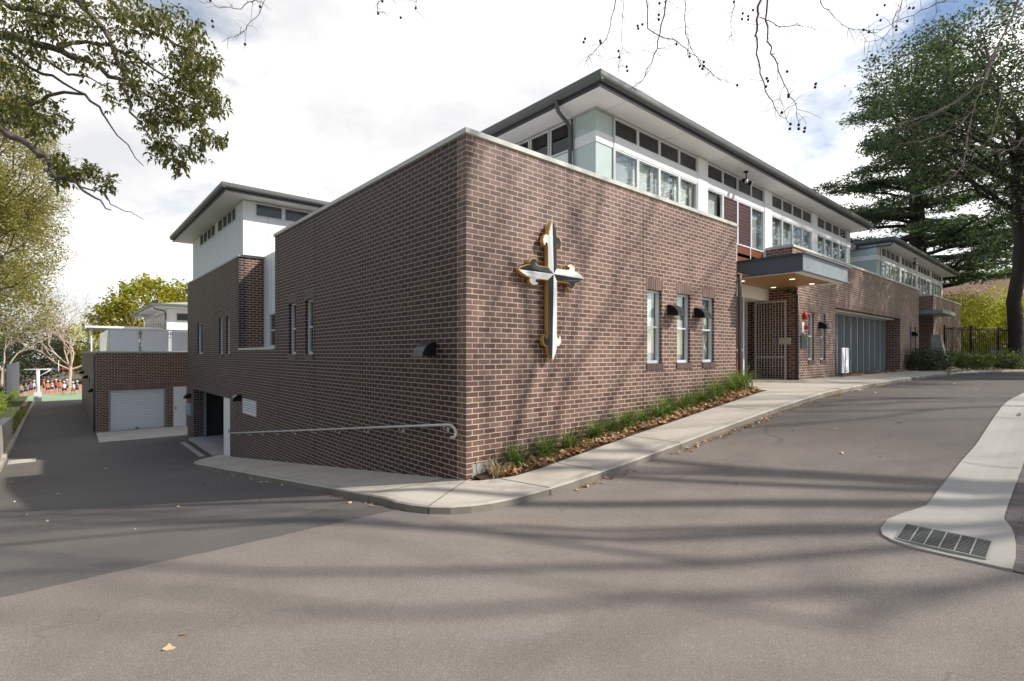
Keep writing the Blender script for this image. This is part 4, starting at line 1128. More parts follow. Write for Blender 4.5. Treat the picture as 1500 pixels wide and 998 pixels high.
# basketball hoop
hp = thing('basketball_hoop', 'white basketball goal post with backboard and red ring on the court', 'basketball hoop', (-6.15, 52.6, -2.1))
m = MB(); m.tube([(-6.15, 53, -2.1), (-6.15, 53, .55)], .13, 10); m.box(-6.4, -5.9, 52.75, 53.25, -2.1, -1.3); m.build('post', M['white_frame'], hp)
m = MB(); m.tube([(-7.0, 53, .62), (-4.85, 53, .62)], .06, 8); m.tube([(-6.15, 53, 0), (-5.3, 53, .58)], .04, 8); m.build('arm', M['white_frame'], hp)
m = MB(); m.box(-4.85, -4.79, 52.4, 53.6, .45, 1.4); m.build('backboard', M['blind_pale'], hp)
m = MB(); m.tube([(-4.55+.23*math.cos(a), 53+.23*math.sin(a), .62) for a in [i*math.pi/6 for i in range(13)]], .025, 6); m.build('ring', M['red'], hp)

# ------------------------------------------------------------------ iron fence right, stone pillar
fe = thing('iron_fence', 'black vertical bar iron fence across the garden at right', 'fence', (42, -2.2, 1.8))
fl = [(35.9, -.25), (38.5, -1.15), (41.2, -2.15), (43.9, -3.15), (46.6, -4.2), (49.4, -5.35), (52.4, -6.7), (56, -8.4)]
bars = MB()
for (x0, y0), (x1, y1) in zip(fl, fl[1:]):
    L_ = math.hypot(x1-x0, y1-y0); n = int(L_/.21)
    m = MB(); m.tube([(x0, y0, 1.7), (x0, y0, 3.72)], .055, 6); m.build('post', M['black'], fe)
    m = MB()
    m.tube([(x0, y0, 3.5), (x1, y1, 3.5)], .03, 5); m.tube([(x0, y0, 1.95), (x1, y1, 1.95)], .03, 5); m.build('rail', M['black'], fe)
    for k in range(1, n):
        t = k/n; x, y = x0+(x1-x0)*t, y0+(y1-y0)*t; bars.tube([(x, y, 1.75), (x, y, 3.62)], .019, 4)
bars.build('bar', M['black'], fe)['kind'] = 'stuff'
lw = thing('garden_wall', 'low rough stone wall under the black iron fence', 'wall', (42, -2.4, 1.6))
m = MB()
for (x0, y0), (x1, y1) in zip(fl, fl[1:]):
    d = Vector((x1-x0, y1-y0, 0)).normalized(); n = Vector((d.y, -d.x, 0))*.12
    a, b = Vector((x0, y0, 0))+n*.5, Vector((x1, y1, 0))+n*.5
    m.add([a+Vector((0,0,1.3)), b+Vector((0,0,1.3)), b+Vector((0,0,1.82)), a+Vector((0,0,1.82)), a-n*2+Vector((0,0,1.82)), b-n*2+Vector((0,0,1.82))], [(0, 1, 2, 3), (3, 2, 5, 4)])
m.build('stones', M['stone'], lw, recalc=False)
sp_ = thing('stone_pillar', 'tapered tan stone pillar block beside the far brick corner', 'pillar', (29.6, -1.0, 1.1))
m = MB(); x, y = 29.7, -.95
m.add([(x-.28, y-.3, 1.9), (x+.28, y-.3, 1.9), (x+.28, y+.3, 1.9), (x-.28, y+.3, 1.9), (x-.24, y-.12, 2.95), (x+.2, y-.12, 2.95), (x+.2, y+.25, 2.95), (x-.24, y+.25, 2.95)], [(0, 3, 2, 1), (4, 5, 6, 7), (0, 1, 5, 4), (1, 2, 6, 5), (2, 3, 7, 6), (3, 0, 4, 7)])
m.build('tapered_block', M['wallconc'], sp_)
m = MB(); m.box(x-.34, x+.34, y-.38, y+.34, 1.1, 1.9); 
m.build('rubble_base', M['stone'], sp_)
# tiled brick house behind
hs = thing('tiled_house', 'old house with terracotta tiled gable roof beyond the far end of the school', 'house', (66, 8, 1.8))
def cam_pt(u, v, b):
    a = (u-750)/756*b; return (-4.778+a*.7518+b*.6594, -6.53-a*.6594+b*.7518, 1.98+(518-v)/756*b)
hx0, hx1, hy0, hy1 = 62, 76, -2, 18
m = MB(); m.box(hx0, hx1, hy0, hy1, 1.7, 6.2); m.build('wall', simple('old_brick', (.22, .13, .10), .8), hs)
m = MB(); r0 = Vector((69, hy0-.5, 9.9)); r1 = Vector((69, hy1+.5, 9.9))
m.quad((hx0-.7, hy0-.5, 5.9), (hx0-.7, hy1+.5, 5.9), r1, r0); m.quad((hx1+.7, hy0-.5, 5.9), r0, r1, (hx1+.7, hy1+.5, 5.9)); m.build('roof', M['tile'], hs, recalc=False)
m = MB(); m.add([(hx0, hy0-.1, 6.2), (hx1, hy0-.1, 6.2), (69, hy0-.1, 9.7)], [(0, 1, 2)]); m.build('gable', simple('gable_shingle', (.30, .34, .34), .8), hs, recalc=False)
m = MB(); m.tube([(hx0-.7, hy0-.52, 5.95), (69, hy0-.52, 9.95), (hx1+.7, hy0-.52, 5.95)], .14, 4); m.build('barge_board', M['trim'], hs)

# ------------------------------------------------------------------ vegetation
rs = np.random.RandomState(5)
def leaf_cloud(centers, nper, spread, size, aspect=.45, droop=.3, flat=1.0, rs=rs):
    """quads folded like leaves around clump centres; returns verts, faces (tris as quads)"""
    c = np.repeat(centers, nper, axis=0); n = len(c)
    off = rs.normal(0, 1, (n, 3)) * spread; off[:, 2] *= flat
    p = c + off
    th = rs.uniform(0, 2*np.pi, n); ph = rs.normal(-droop, .5, n)
    d = np.stack([np.cos(th)*np.cos(ph), np.sin(th)*np.cos(ph), np.sin(ph)], 1)
    nrm = rs.normal(0, 1, (n, 3)); nrm[:, 2] += .8
    s = np.cross(d, nrm); s /= np.linalg.norm(s, axis=1, keepdims=True) + 1e-9
    sz = size * rs.uniform(.6, 1.35, (n, 1))
    a = p - d*sz*.5; b = p + s*sz*aspect*.5; e = p + d*sz*.5; f = p - s*sz*aspect*.5
    v = np.stack([a, b, e, f], 1).reshape(-1, 3)
    fc = np.arange(n*4, dtype=np.int32).reshape(-1, 4)
    return v, fc
def blob_centers(blobs, n, shell=.5, rs=rs):
    w = np.array([b[3]*b[4]*b[5] for b in blobs]) ** .75; w /= w.sum()
    out = []
    for b, k in zip(blobs, rs.multinomial(n, w)):
        d = rs.normal(0, 1, (k, 3)); d /= np.linalg.norm(d, axis=1, keepdims=True)
        r = rs.uniform(0, 1, (k, 1)) ** (1/3.) * (1-shell) + shell * rs.uniform(.75, 1.05, (k, 1))
        out.append(np.array(b[:3]) + d*r*np.array(b[3:6]))
    return np.concatenate(out)
def limb(mb, p0, p1, r0, r1, n=6, wob=.08, sides=6, sag=0):
    p0, p1 = Vector(p0), Vector(p1); L = (p1-p0).length; pts = []; rr = []
    for i in range(n+1):
        t = i/n; w = math.sin(t*math.pi) * L * wob
        p = p0.lerp(p1, t) + Vector((random.uniform(-w, w), random.uniform(-w, w), random.uniform(-w, w)*.5 - sag*L*(t*t)))
        pts.append(p); rr.append(r0 + (r1-r0)*t)
    mb.tube(pts, rr, sides, caps=False); return pts
def make_tree(name, label, base, trunk_top, tr, blobs, nclump, nper, spread, size, leaf, bark, limbs=10, cat='tree', group=None, aspect=.45, flat=1., shell=.5, droop=.3, twigs=2, lo=.42):
    t = thing(name, label, cat, base, group)
    mb = MB(); pts = limb(mb, base, trunk_top, tr, tr*.55, 8, .02, 10)
    cen = blob_centers(blobs, nclump, shell)
    idx = rs.choice(len(cen), min(limbs, len(cen)), replace=False)
    for i in idx:
        s = pts[random.randint(int(len(pts)*lo), len(pts)-1)]
        lp_ = limb(mb, s, cen[i], tr*.32, tr*.05, 6, .07, 5)
        for _ in range(twigs):
            j = random.randint(2, 5); q = cen[rs.randint(len(cen))]
            if (Vector(q)-lp_[j]).length < max(blobs[0][3:6])*.8: limb(mb, lp_[j], q, tr*.12, tr*.025, 4, .08, 4)
    mb.build('trunk', M[bark], t, recalc=False)
    v, f = leaf_cloud(cen, nper, spread, size, aspect, droop, flat)
    np_mesh('crown', v, f, M[leaf], t)
    return t
# big olive-green trees at left, beyond the terrace
make_tree('olive_tree', 'large olive-brown leaved tree rising over the left terrace, nearest of its row', (-9.6, 31, -1), (-9.0, 31.5, 9), .35,
          [(-8.3, 31, 12.2, 3.9, 4.6, 4.6), (-7.2, 31.5, 8.0, 2.9, 4, 2.8), (-11, 31, 8, 3.6, 5, 4.6), (-8.4, 32, 15.8, 3.2, 4, 2.6), (-6.6, 31, 10.6, 2.2, 3, 2.8)], 2300, 50, .21, .13, 'leaf_olive', 'bark_dark', 40, aspect=.4, shell=.3)
make_tree('olive_tree', 'olive-brown leaved tree behind the nearest one, over the steel fence', (-10.6, 46, -1), (-10, 46, 9), .35,
          [(-9.6, 46, 9.5, 4.6, 6, 5.4), (-12, 45, 14, 4.6, 6, 4), (-7.6, 47, 5.6, 2.8, 4, 2.8)], 1500, 44, .4, .17, 'leaf_olive', 'bark_dark', 18)
make_tree('shrub', 'dense dark green bushes at the left end of the hedge', (-11, 40, -1), (-11, 40, 1.2), .1,
          [(-11.5, 40, .6, 2.0, 5, 1.4), (-12.5, 48, 2.0, 3, 5, 2.2)], 420, 40, .25, .16, 'leaf_mid', 'bark_dark', 6, 'shrub')
# backdrop woodland behind the court (individual trees)
for i, (x, y, h, r, lf, lab) in enumerate([(-17, 86, 10, 6, 'leaf_mid', 'rounded green tree behind the court, leftmost of the backdrop'), (-9, 88, 8.5, 5.5, 'leaf_dark', 'dark green tree behind the court near the hoop'),
        (-1.5, 92, 7, 5, 'leaf_gold', 'golden green tree behind the pale bare tree'), (6, 96, 6.5, 6, 'leaf_mid', 'green tree behind the garage block and screens'), (-24, 78, 14, 7, 'leaf_olive', 'tall olive tree at the far left of the court'), (-13, 78, 5.2, 3.4, 'leaf_dark', 'low dark bush at the back of the court')]):
    make_tree('backdrop_tree', lab, (x, y, -2.1), (x, y, h*.5), .3, [(x, y, h*.55-1, r, r, h*.5), (x+1.5, y, h*.3-1.2, r*.9, r, h*.35)], 420, 34, .5, .32, lf, 'bark_dark', 10, group='trees behind the court')
make_tree('autumn_tree', 'bright lime and orange autumn tree behind the white building roof', (4.6, 78, -2), (4.6, 78, 6), .4,
          [(4.2, 78, 7.8, 5.0, 5, 4.2), (9, 79, 7.6, 4.5, 5, 4.6), (0.8, 78, 6, 3, 4, 2.4), (13, 80, 8.5, 4.5, 5, 4.4)], 520, 34, .45, .42, 'leaf_lime', 'bark_dark', 12, aspect=.7)
# right: cedar
def cedar(base, H, Rm, z0):
    t = thing('cedar_tree', 'tall spreading cedar with tiered flat branches behind the far school block', 'tree', base)
    mb = MB(); bx, by, bz = base; mb.tube([(bx, by, bz), (bx+.1, by, bz+H*.4), (bx, by+.2, bz+H*.75), (bx, by, bz+H)], [.75, .62, .3, .05], 12)
    cs = []
    z = z0
    while z < bz + H - .5:
        f = 1 - (z - z0)/(bz + H - z0); nb = 6 if f > .2 else 4
        for k in range(nb):
            a = random.uniform(0, 6.28); L = Rm * (.3 + .7*f**.8) * random.uniform(.6, 1.12)
            zz = z + random.uniform(-.6, .6); rise = random.uniform(-.02, .22)
            p0 = Vector((bx, by, zz)); p1 = Vector((bx + L*math.cos(a), by + L*math.sin(a), zz + L*rise))
            pts = limb(mb, p0, p1, .17*f+.05, .02, 7, .03, 5, sag=.05)
            for s in range(int(L*4.5)):
                tt = random.uniform(.28, 1); j = min(6, int(tt*7)); q = pts[j].lerp(pts[j+1], tt*7-j) 
                w = (1.05-tt)*1.4+.6; side = random.uniform(-1, 1)*w*1.3
                cs.append((q.x - math.sin(a)*side, q.y + math.cos(a)*side, q.z + random.uniform(-.08, .18) - abs(side)*.06))
        z += 1.0
    mb.build('trunk', M['bark_dark'], t, recalc=False)
    v, f = leaf_cloud(np.array(cs), 26, .42, .34, .30, .0, .22)
    np_mesh('crown', v, f, M['leaf_cedar'], t)
cedar((51.5, 4.0, 1.5), 27, 10.5, 7.6)
make_tree('broadleaf_tree', 'tall dark evergreen with thick straight trunk behind the iron fence', (42.3, -2.9, 1.5), (42.6, -3.1, 17), .42,
          [(42, -2.0, 17.5, 7.5, 7, 4.6), (38.5, 0.2, 17.5, 4.0, 4.0, 3.0), (46, -6, 15, 6, 6, 6), (42.5, -4.5, 12.0, 3.6, 3.6, 1.8), (40, 1.5, 21, 4.5, 4, 3), (45, -8, 10, 4, 4, 2.6), (44, -2, 23, 6, 6, 3)], 1750, 30, .32, .22, 'leaf_dark', 'bark_dark', 34, aspect=.5, droop=.2, lo=.62)
make_tree('evergreen_tree', 'dark leaved tree whose crown fills the upper right corner over the drive', (27.5, -11, 1), (27.2, -10.4, 9), .4,
          [(26.3, -9.3, 12.5, 5.0, 4.2, 3.6), (24.0, -7.6, 15.2, 3.0, 3, 2.4), (28.5, -9, 16.5, 4.5, 4, 2.8), (22, -9.6, 10.5, 3.2, 3, 2.2), (30.5, -8, 12, 3.5, 3.5, 3)], 950, 28, .27, .17, 'leaf_dark', 'bark_grey', 34, aspect=.5)
make_tree('evergreen_tree', 'dark leaved tree off to the right that shades the middle of the drive', (37, -13, 1), (36.6, -12.6, 9), .4,
          [(36, -11.5, 12, 5.5, 4.5, 5), (32.6, -11.5, 9.5, 3.5, 3.5, 3), (38, -10.5, 16.5, 4.5, 4, 3)], 700, 30, .4, .26, 'leaf_dark', 'bark_grey', 18, aspect=.5)
for i, (x, y, r, h, lab) in enumerate([(47.5, .8, 2.6, 5.2, 'golden green bamboo-like shrub against the far brick wall end'), (50.5, -2.5, 2.8, 4.6, 'golden green shrub behind the iron fence, middle of its row'), (55, -6.5, 3.0, 4.6, 'golden green shrub right of the dark trunk behind the fence'), (58, -1, 4, 6.6, 'taller lime green shrub below the tiled roof')]):
    make_tree('golden_shrub', lab, (x, y, 1.6), (x, y, 3), .12, [(x, y, 1.8+h*.45, r, r, h*.5)], 330, 40, .26, .22, 'leaf_gold', 'bark_dark', 10, 'shrub', 'golden shrubs behind the iron fence', .3, shell=.4)
make_tree('backdrop_tree', 'dense green tree far right behind the fence', (72, -22, 1.5), (72, -22, 8), .4, [(72, -22, 9, 9, 9, 7)], 380, 30, .6, .5, 'leaf_mid', 'bark_dark', 10)
make_tree('backdrop_tree', 'dark tree rising behind the tiled roof at right', (86, 2, 1.5), (86, 2, 8), .4, [(84, 0, 10, 7, 9, 6.5), (88, -12, 9, 7, 8, 6)], 520, 32, .6, .42, 'leaf_dark', 'bark_dark', 14)
make_tree('backdrop_tree', 'russet tinged tree in front of the tiled roof', (60, -8, 1.5), (60, -8, 6), .25, [(60, -8, 8.6, 4, 4, 2.6)], 200, 26, .5, .3, 'leaf_olive', 'bark_dark', 10)
# shrubs at the right bed
for i, (x, y, r, h, lf, lab) in enumerate([(27.9, -.75, .75, 1.25, 'leaf_dark', 'rounded dark green shrub against the front wall left of the stone pillar'), (29.1, -1.0, .55, .95, 'leaf_dark', 'small dark shrub touching the stone pillar'),
    (33.2, -1.9, .9, 1.0, 'leaf_mid', 'bright green shrub just right of the stone pillar'), (35.2, -3.0, .8, .95, 'leaf_dark', 'dark leafy shrub in the bed below the iron fence'), (36.4, -2.9, 1.0, 1.15, 'leaf_mid', 'green shrub with loose leaves in the middle of the fence bed'),
    (38.6, -3.9, 1.0, .95, 'leaf_dark', 'dark shrub near the right edge of the fence bed'), (35.4, -.8, 1.0, 1.35, 'leaf_dark', 'dark bush on the bank against the fence start'), (40.6, -4.6, 1.1, 1.0, 'leaf_mid', 'green shrub at the far right of the fence bed'), (37.4, -1.5, .8, 1.0, 'leaf_dark', 'low dark bush on the bank under the fence bars')]):
    h *= .78 if i > 1 else .9
    make_tree('garden_shrub', lab, (x, y, 1.1), (x, y, 1.5), .03, [(x, y, 1.12+h*.5, r, r, h*.5)], 90, 26, .13, .11, lf, 'bark_dark', 8, 'shrub', 'shrubs in the beds at the end of the drive', .5, shell=.5)
# hedge at left
make_tree('hedge', 'clipped yellow green hedge along the left terrace edge', (-8.4, 34, -1.3), (-8.4, 34, -.8), .03,
          [(-8.1, y, -1.15, .85, 2.2, .62) for y in (29, 32, 35, 38, 41, 44, 47, 50)], 1300, 30, .12, .09, 'leaf_hedge', 'bark_dark', 6, 'hedge', shell=.6)

# strappy plants
def strap_verts(c, n, L, spread, rs=rs):
    v = []; f = []
    for k in range(n):
        a = rs.uniform(0, 6.28); tilt = abs(rs.normal(.42, .30)) ; l = L*rs.uniform(.6, 1.15); w = .0075*rs.uniform(.8, 1.4)
        b0 = np.array(c) + np.array([rs.normal(0, spread), rs.normal(0, spread), 0]); dx, dy = math.cos(a), math.sin(a)
        px, py = -dy*w, dx*w; base = len(v); m = 5
        x = 0; z = 0; ang = tilt
        for s in range(m+1):
            ww = 1 - (s/m)**2*.9
            v.append((b0[0]+dx*x+px*ww, b0[1]+dy*x+py*ww, b0[2]+z)); v.append((b0[0]+dx*x-px*ww, b0[1]+dy*x-py*ww, b0[2]+z))
            x += l/m*math.sin(ang); z += l/m*math.cos(ang); ang += rs.uniform(.14, .42)
        for s in range(m): f.append((base+2*s, base+2*s+1, base+2*s+3, base+2*s+2))
    return v, f
ordn = 'first second third fourth fifth sixth seventh eighth ninth tenth eleventh twelfth thirteenth fourteenth fifteenth sixteenth seventeenth'.split()
tx = [.86, 1.50, 2.05, 2.80, 3.32, 3.75, 4.28, 4.74, 5.1, 5.66, 6.02, 6.5, 7.0, 7.45, 7.95, 8.4]
for i, x in enumerate(tx):
    big = (.50, .52, .48, .50, .46, .55, .48, .52, .58, .50, .60, .52, .60, .56, .66, .62)[i]; y = -.25 - .012*i + random.uniform(-.07, .05)
    c = (x, y, Pz(x)+.03)
    v, f = strap_verts(c, (170, 180, 170, 170, 150, 150, 100, 110, 130, 100, 130, 110, 130, 120, 150, 140)[i], big, .05)
    o = np_mesh('strappy_plant', v, f, M['leaf_strap'], None, org=c)
    tag(o, ordn[i] + ' green strappy grass tuft from the building corner along the sunlit wall', 'plant', 'strappy grass tufts in the bed along the front wall')
c = (8.75, -.28, Pz(8.8)+.02); v, f = strap_verts(c, 170, .72, .10)
tag(np_mesh('strappy_plant', v, f, M['leaf_strap'], None, org=c), 'largest strappy grass clump at the entry end of the wall bed', 'plant', 'strappy grass tufts in the bed along the front wall')
dry = simple('dry_grass', (.42, .33, .19), .8, var=.3, scale=20)
c = (.42, -.2, .04); v, f = strap_verts(c, 60, .42, .07); tag(np_mesh('dry_grass_tuft', v, f, dry, None, org=c), 'sparse dry straw-coloured grass tuft nearest the building corner', 'plant')
mb = MB(); mb.box(.12, .62, -.006, .0, .0, .23); mb.build('footing_panel', M['wallconc'], B)
for i, y in enumerate(rng(28.2, 40.5, 1.35)):
    c = (-6.85, y, -2.0); v, f = strap_verts(c, 60, .85, .22); v = [(a, b, c_) for a, b, c_ in v]
    o = np_mesh('strappy_plant', v, f, M['leaf_hedge'], None, org=c); tag(o, ordn[i] + ' bright green strappy clump beyond the retaining wall end', 'plant', 'strappy clumps beside the side driveway')

# leaf litter
def litter(name, pts, size, label=None):
    pts = np.array(pts); n = len(pts); v = []
    nr = rs
    th = nr.uniform(0, 6.28, n); sz = size*nr.uniform(.5, 1.4, n)
    V = []; F = []
    for i in range(n):
        c = pts[i]; s = sz[i]; q = Matrix.Rotation(th[i], 3, 'Z') @ Matrix.Rotation(nr.normal(0, .45), 3, 'X') @ Matrix.Rotation(nr.normal(0, .35), 3, 'Y')
        base = len(V); k = 7
        ring = []
        for j in range(k):
            a = 2*math.pi*j/k; r = s*(.55 if j % 2 else 1.0)*nr.uniform(.8, 1.1)
            V.append(tuple(Vector(c) + q @ Vector((r*math.cos(a), r*.8*math.sin(a), .22*s*math.cos(a*2)))))
        V.append(tuple(Vector(c) + q @ Vector((0, 0, .0))))
        for j in range(k): F.append((base+j, base+(j+1) % k, base+k))
    o = np_mesh(name, V, F, M['litter']); tag(o, label, 'leaves', kind='stuff'); return o
P_ = []
for _ in range(1150):
    x = rs.uniform(.35, 8.55); i = min(range(len(inn)), key=lambda k: abs(inn[k].x - x) + (100 if inn[k].y > -.1 else 0)); e = inn[i].y
    y = -rs.beta(2.6, 1.4)*abs(e) * 1.0; P_.append((x, y - (.03 if rs.rand() < .1 else 0), Pz(x)+.035+rs.uniform(0, .05)))
for _ in range(300):
    x = rs.uniform(17, 30); P_.append((x, rs.uniform(-.3, .5 if x < 26.5 else -.05), 1.14+rs.uniform(0, .03)))
for _ in range(260):
    t = rs.rand()*8.9; i = int(t); t -= i; a, b = kl[min(i, 8)], il[min(i, 8)]; a2, b2 = kl[min(i+1, 9)], il[min(i+1, 9)]; w = rs.rand()
    P_.append(((a[0]*(1-w)+b[0]*w)*(1-t)+(a2[0]*(1-w)+b2[0]*w)*t, (a[1]*(1-w)+b[1]*w)*(1-t)+(a2[1]*(1-w)+b2[1]*w)*t, 1.13))
litter('fallen_leaves', P_, .06, 'dry brown fallen leaves in the beds')
P_ = []
for _ in range(420):      # gutter line under the kerb
    k = rs.randint(28, len(outp)-12) if rs.rand() < .72 else rs.randint(4, 18)
    a, b = outp[k], outp[k+1]; p = a.lerp(b, rs.rand()); d = (outp[k]-inn[k]); d.z = 0; d.normalize(); q = p + d*(.05 + abs(rs.normal(0, .07)))
    if rs.rand() < .5 and k < 40: continue
    P_.append((q.x, q.y, G(q.x, q.y)+.015))
for cx_c, n_, sp in ((4.6, 40, .35), (5.7, 55, .4), (3.6, 14, .3)):
    for _ in range(n_):
        x = cx_c + rs.normal(0, sp); yk = -1.56 - (x-2.1)*.092 - .1; P_.append((x, yk - abs(rs.normal(0, .06)), G(x, -3)+.015+rs.uniform(0, .02)))
for _ in range(40): 
    x, y = rs.uniform(1, 20), rs.uniform(-5.2, -1.5); P_.append((x, y, G(x, y)+.01))
for _ in range(50): x, y = rs.uniform(-6, -1.5), rs.uniform(1, 20); P_.append((x, y, G(x, y)+.01))
for x, y in ((-4.19, -2.17), (-4.08, -2.02), (6.2, -1.2), (2.9, -.8)): P_.append((x, y, (G(x, y) if y < -2 else Pz(x))+.012))
litter('fallen_leaves', P_, .035, 'dry leaves scattered on the asphalt and along the kerb')

# near glossy-leaved branches, upper left: tree stands left of frame
def glossy_tree():
    t = thing('glossy_tree', 'near evergreen tree reaching glossy leafy branches over the upper left corner', 'tree', (-10.5, 2.0, -.6))
    mb = MB(); limb(mb, (-10.5, 2.0, -.9), (-9.8, 1.8, 5.0), .32, .2, 8, .02, 12)
    def cp(u, v, b): return Vector(cam_pt(u, v, b))
    ends = []
    trunk = Vector((-9.8, 1.8, 5.0))
    def branch(pts, r0, r1, n=3):
        P2 = []
        for i in range(len(pts)-1):
            for k in range(n): P2.append(Vector(pts[i]).lerp(Vector(pts[i+1]), k/n) + Vector([random.uniform(-.03, .03) for _ in range(3)]))
        P2.append(Vector(pts[-1])); rr = [r0+(r1-r0)*i/(len(P2)-1) for i in range(len(P2))]
        mb.tube(P2, rr, 7, caps=False); return P2
    A = branch([trunk, cp(-60, 40, 6.9), cp(10, 55, 6.8), (cp(70, 68, 6.7)), cp(130, 92, 6.5), cp(180, 118, 6.4), cp(240, 150, 6.3)], .075, .012)
    A2 = branch([cp(85, 66, 6.7), cp(115, 62, 6.9), cp(160, 66, 7.0), cp(200, 88, 6.9), cp(265, 120, 6.8), cp(300, 150, 6.8)], .03, .006)
    A3 = branch([cp(50, 72, 6.7), cp(95, 105, 6.3), cp(150, 125, 6.2)], .022, .006)
    A4 = branch([cp(100, -20, 6.6), cp(130, 20, 6.4), cp(165, 60, 6.3), cp(180, 110, 6.2), cp(195, 165, 6.1), cp(220, 200, 6.1)], .04, .007)
    A5 = branch([cp(140, -20, 6.9), cp(180, 20, 6.8), cp(230, 50, 6.8), cp(280, 75, 6.9), cp(315, 100, 7)], .035, .006)
    Bb = branch([trunk + Vector((0, 0, -1.4)), cp(-60, 170, 6.2), cp(0, 190, 6.0), cp(45, 215, 5.9), (cp(66, 232, 5.8)), cp(80, 258, 5.7), cp(112, 266, 5.7), cp(135, 290, 5.6), cp(163, 308, 5.6)], .05, .006)
    B2 = branch([cp(112, 266, 5.7), cp(145, 280, 5.7), cp(165, 300, 5.8), cp(210, 322, 5.9)], .010, .003)
    C = branch([trunk + Vector((0, 0, -.8)), cp(-40, 190, 6.6), cp(10, 182, 6.5), cp(50, 150, 6.5), cp(85, 140, 6.4), cp(125, 142, 6.3), (cp(150, 165, 6.2)), cp(175, 200, 6.1), cp(210, 243, 6.0)], .035, .004)
    D = branch([cp(10, 75, 6.9), cp(60, 105, 6.8), cp(110, 130, 6.5), cp(145, 155, 6.3)], .025, .006)
    E2 = branch([trunk, cp(-40, -20, 6.4), cp(20, 10, 6.2), cp(90, 25, 6.2), cp(150, 40, 6.3)], .05, .01)
    mb.build('trunk', M['bark_grey'], t, recalc=False)
    # leaf rosettes: (u, v, spread px, number)
    regs = [(40, 25, 60, 58), (110, 20, 60, 60), (190, 25, 45, 52), (235, 35, 28, 26), (275, 55, 28, 30), (300, 95, 22, 30), (270, 95, 32, 26), (305, 140, 20, 24), (250, 140, 32, 34), (200, 130, 32, 22),
            (195, 95, 32, 18), (225, 175, 24, 26), (265, 175, 24, 24), (290, 165, 20, 18), (240, 215, 22, 22), (300, 205, 18, 12), (325, 205, 8, 6), (280, 225, 20, 12), (260, 240, 16, 8), (30, 60, 48, 34), (20, 110, 40, 26), (40, 150, 32, 32),
            (15, 165, 28, 26), (80, 175, 26, 16), (60, 190, 24, 12), (85, 240, 20, 15), (110, 250, 18, 16), (135, 248, 14, 9), (160, 268, 12, 8), (90, 255, 14, 12), (85, 30, 48, 28), (150, 80, 30, 10), (120, 95, 24, 8), (165, 140, 18, 8), (280, 120, 24, 26), (315, 160, 12, 8)]
    V = []; F = []
    for u, v, s, n in regs:
        for _ in range(int(n*2.2)):
            c = cp(u + random.gauss(0, s*.52), v + random.gauss(0, s*.46), random.uniform(5.9, 7.1) if v < 180 else random.uniform(5.6, 6.2))
            ax = Vector((random.gauss(0, .5), random.gauss(0, .5), random.gauss(-.25, .5))).normalized()
            k = random.randint(5, 8)
            for j in range(k):
                a = 2*math.pi*j/k + random.random()
                e1 = ax.orthogonal().normalized(); e2 = ax.cross(e1)
                d = (e1*math.cos(a) + e2*math.sin(a) + ax*random.uniform(-.1, .5) + Vector((0, 0, -.35))).normalized()
                L = random.uniform(.05, .095); w = L*.19
                sd = d.cross(Vector((random.gauss(0, .4), random.gauss(0, .4), 1))).normalized()
                up = sd.cross(d).normalized()*.012
                b = len(V); p0 = c + d*.015
                V += [tuple(p0), tuple(p0 + d*L*.45 + sd*w + up), tuple(p0 + d*L - up*1.5), tuple(p0 + d*L*.45 - sd*w + up)]
                F.append((b, b+1, b+2, b+3))
    np_mesh('crown', V, F, M['leaf_glossy'], t)
glossy_tree()

# bare plane trees: recursive branching
def grow(mb, p, d, L, r, depth, tips, spread=.55, up=.05, sides=6):
    n = 4; pts = [p]; q = Vector(p); dd = Vector(d)
    for i in range(n):
        dd = (dd + Vector((random.gauss(0, .13), random.gauss(0, .13), random.gauss(0, .10) + up))).normalized(); q = q + dd*L/n; pts.append(q.copy())
    rr = [r*(1-.38*i/n) for i in range(n+1)]
    mb.tube(pts, rr, sides if r > .03 else 4, caps=False)
    if depth == 0: tips.append((q, dd)); return
    k = 3 if random.random() < .55 else 2
    for j in range(k):
        a = Vector((random.gauss(0, 1), random.gauss(0, 1), random.gauss(0, .7))); a = (a - dd*a.dot(dd)).normalized()
        nd = (dd + a*spread*random.uniform(.6, 1.4)).normalized()
        grow(mb, pts[-1] if j < 2 else pts[2], nd, L*random.uniform(.66, .86), r*.62*random.uniform(.75, 1.05), depth-1, tips, spread, up, sides)
def bare_tree(name, label, base, H, r, dirs, depth, bark, up=.05, extra=None, group=None, L0=None, spread=.55):
    t = thing(name, label, 'tree', base, group); mb = MB(); tips = []
    top = Vector(base) + Vector((random.gauss(0, .2), random.gauss(0, .2), H))
    pts = limb(mb, base, top, r, r*.75, 6, .015, 12)
    for d in dirs: grow(mb, pts[-1 if random.random() < .6 else -2], Vector(d).normalized(), L0 or H*.75, r*.55, depth, tips, spread, up)
    if extra: extra(mb, top, t)
    mb.build('trunk', M[bark], t, recalc=False); return t, tips
random.seed(21)
bare_tree('pale_bare_tree', 'pale leafless tree leaning left at the back of the garage block', (-3.9, 74, -2.1), 2.6, .2, [(-.9, -.1, .7), (-.4, .4, 1), (.35, .2, 1), (-1.2, .2, .5), (.9, .1, .55), (-.1, -.5, .9)], 5, 'bark_pale', L0=3.3, spread=.7)
random.seed(22)
bare_tree('pale_bare_tree', 'pale leafless tree left of the leaning one beyond the hoop', (-9.5, 72, -2.1), 2.2, .16, [(-.6, .1, .7), (.5, 0, .8), (.1, .3, 1), (-1, .2, .4)], 5, 'bark_pale', L0=2.6)

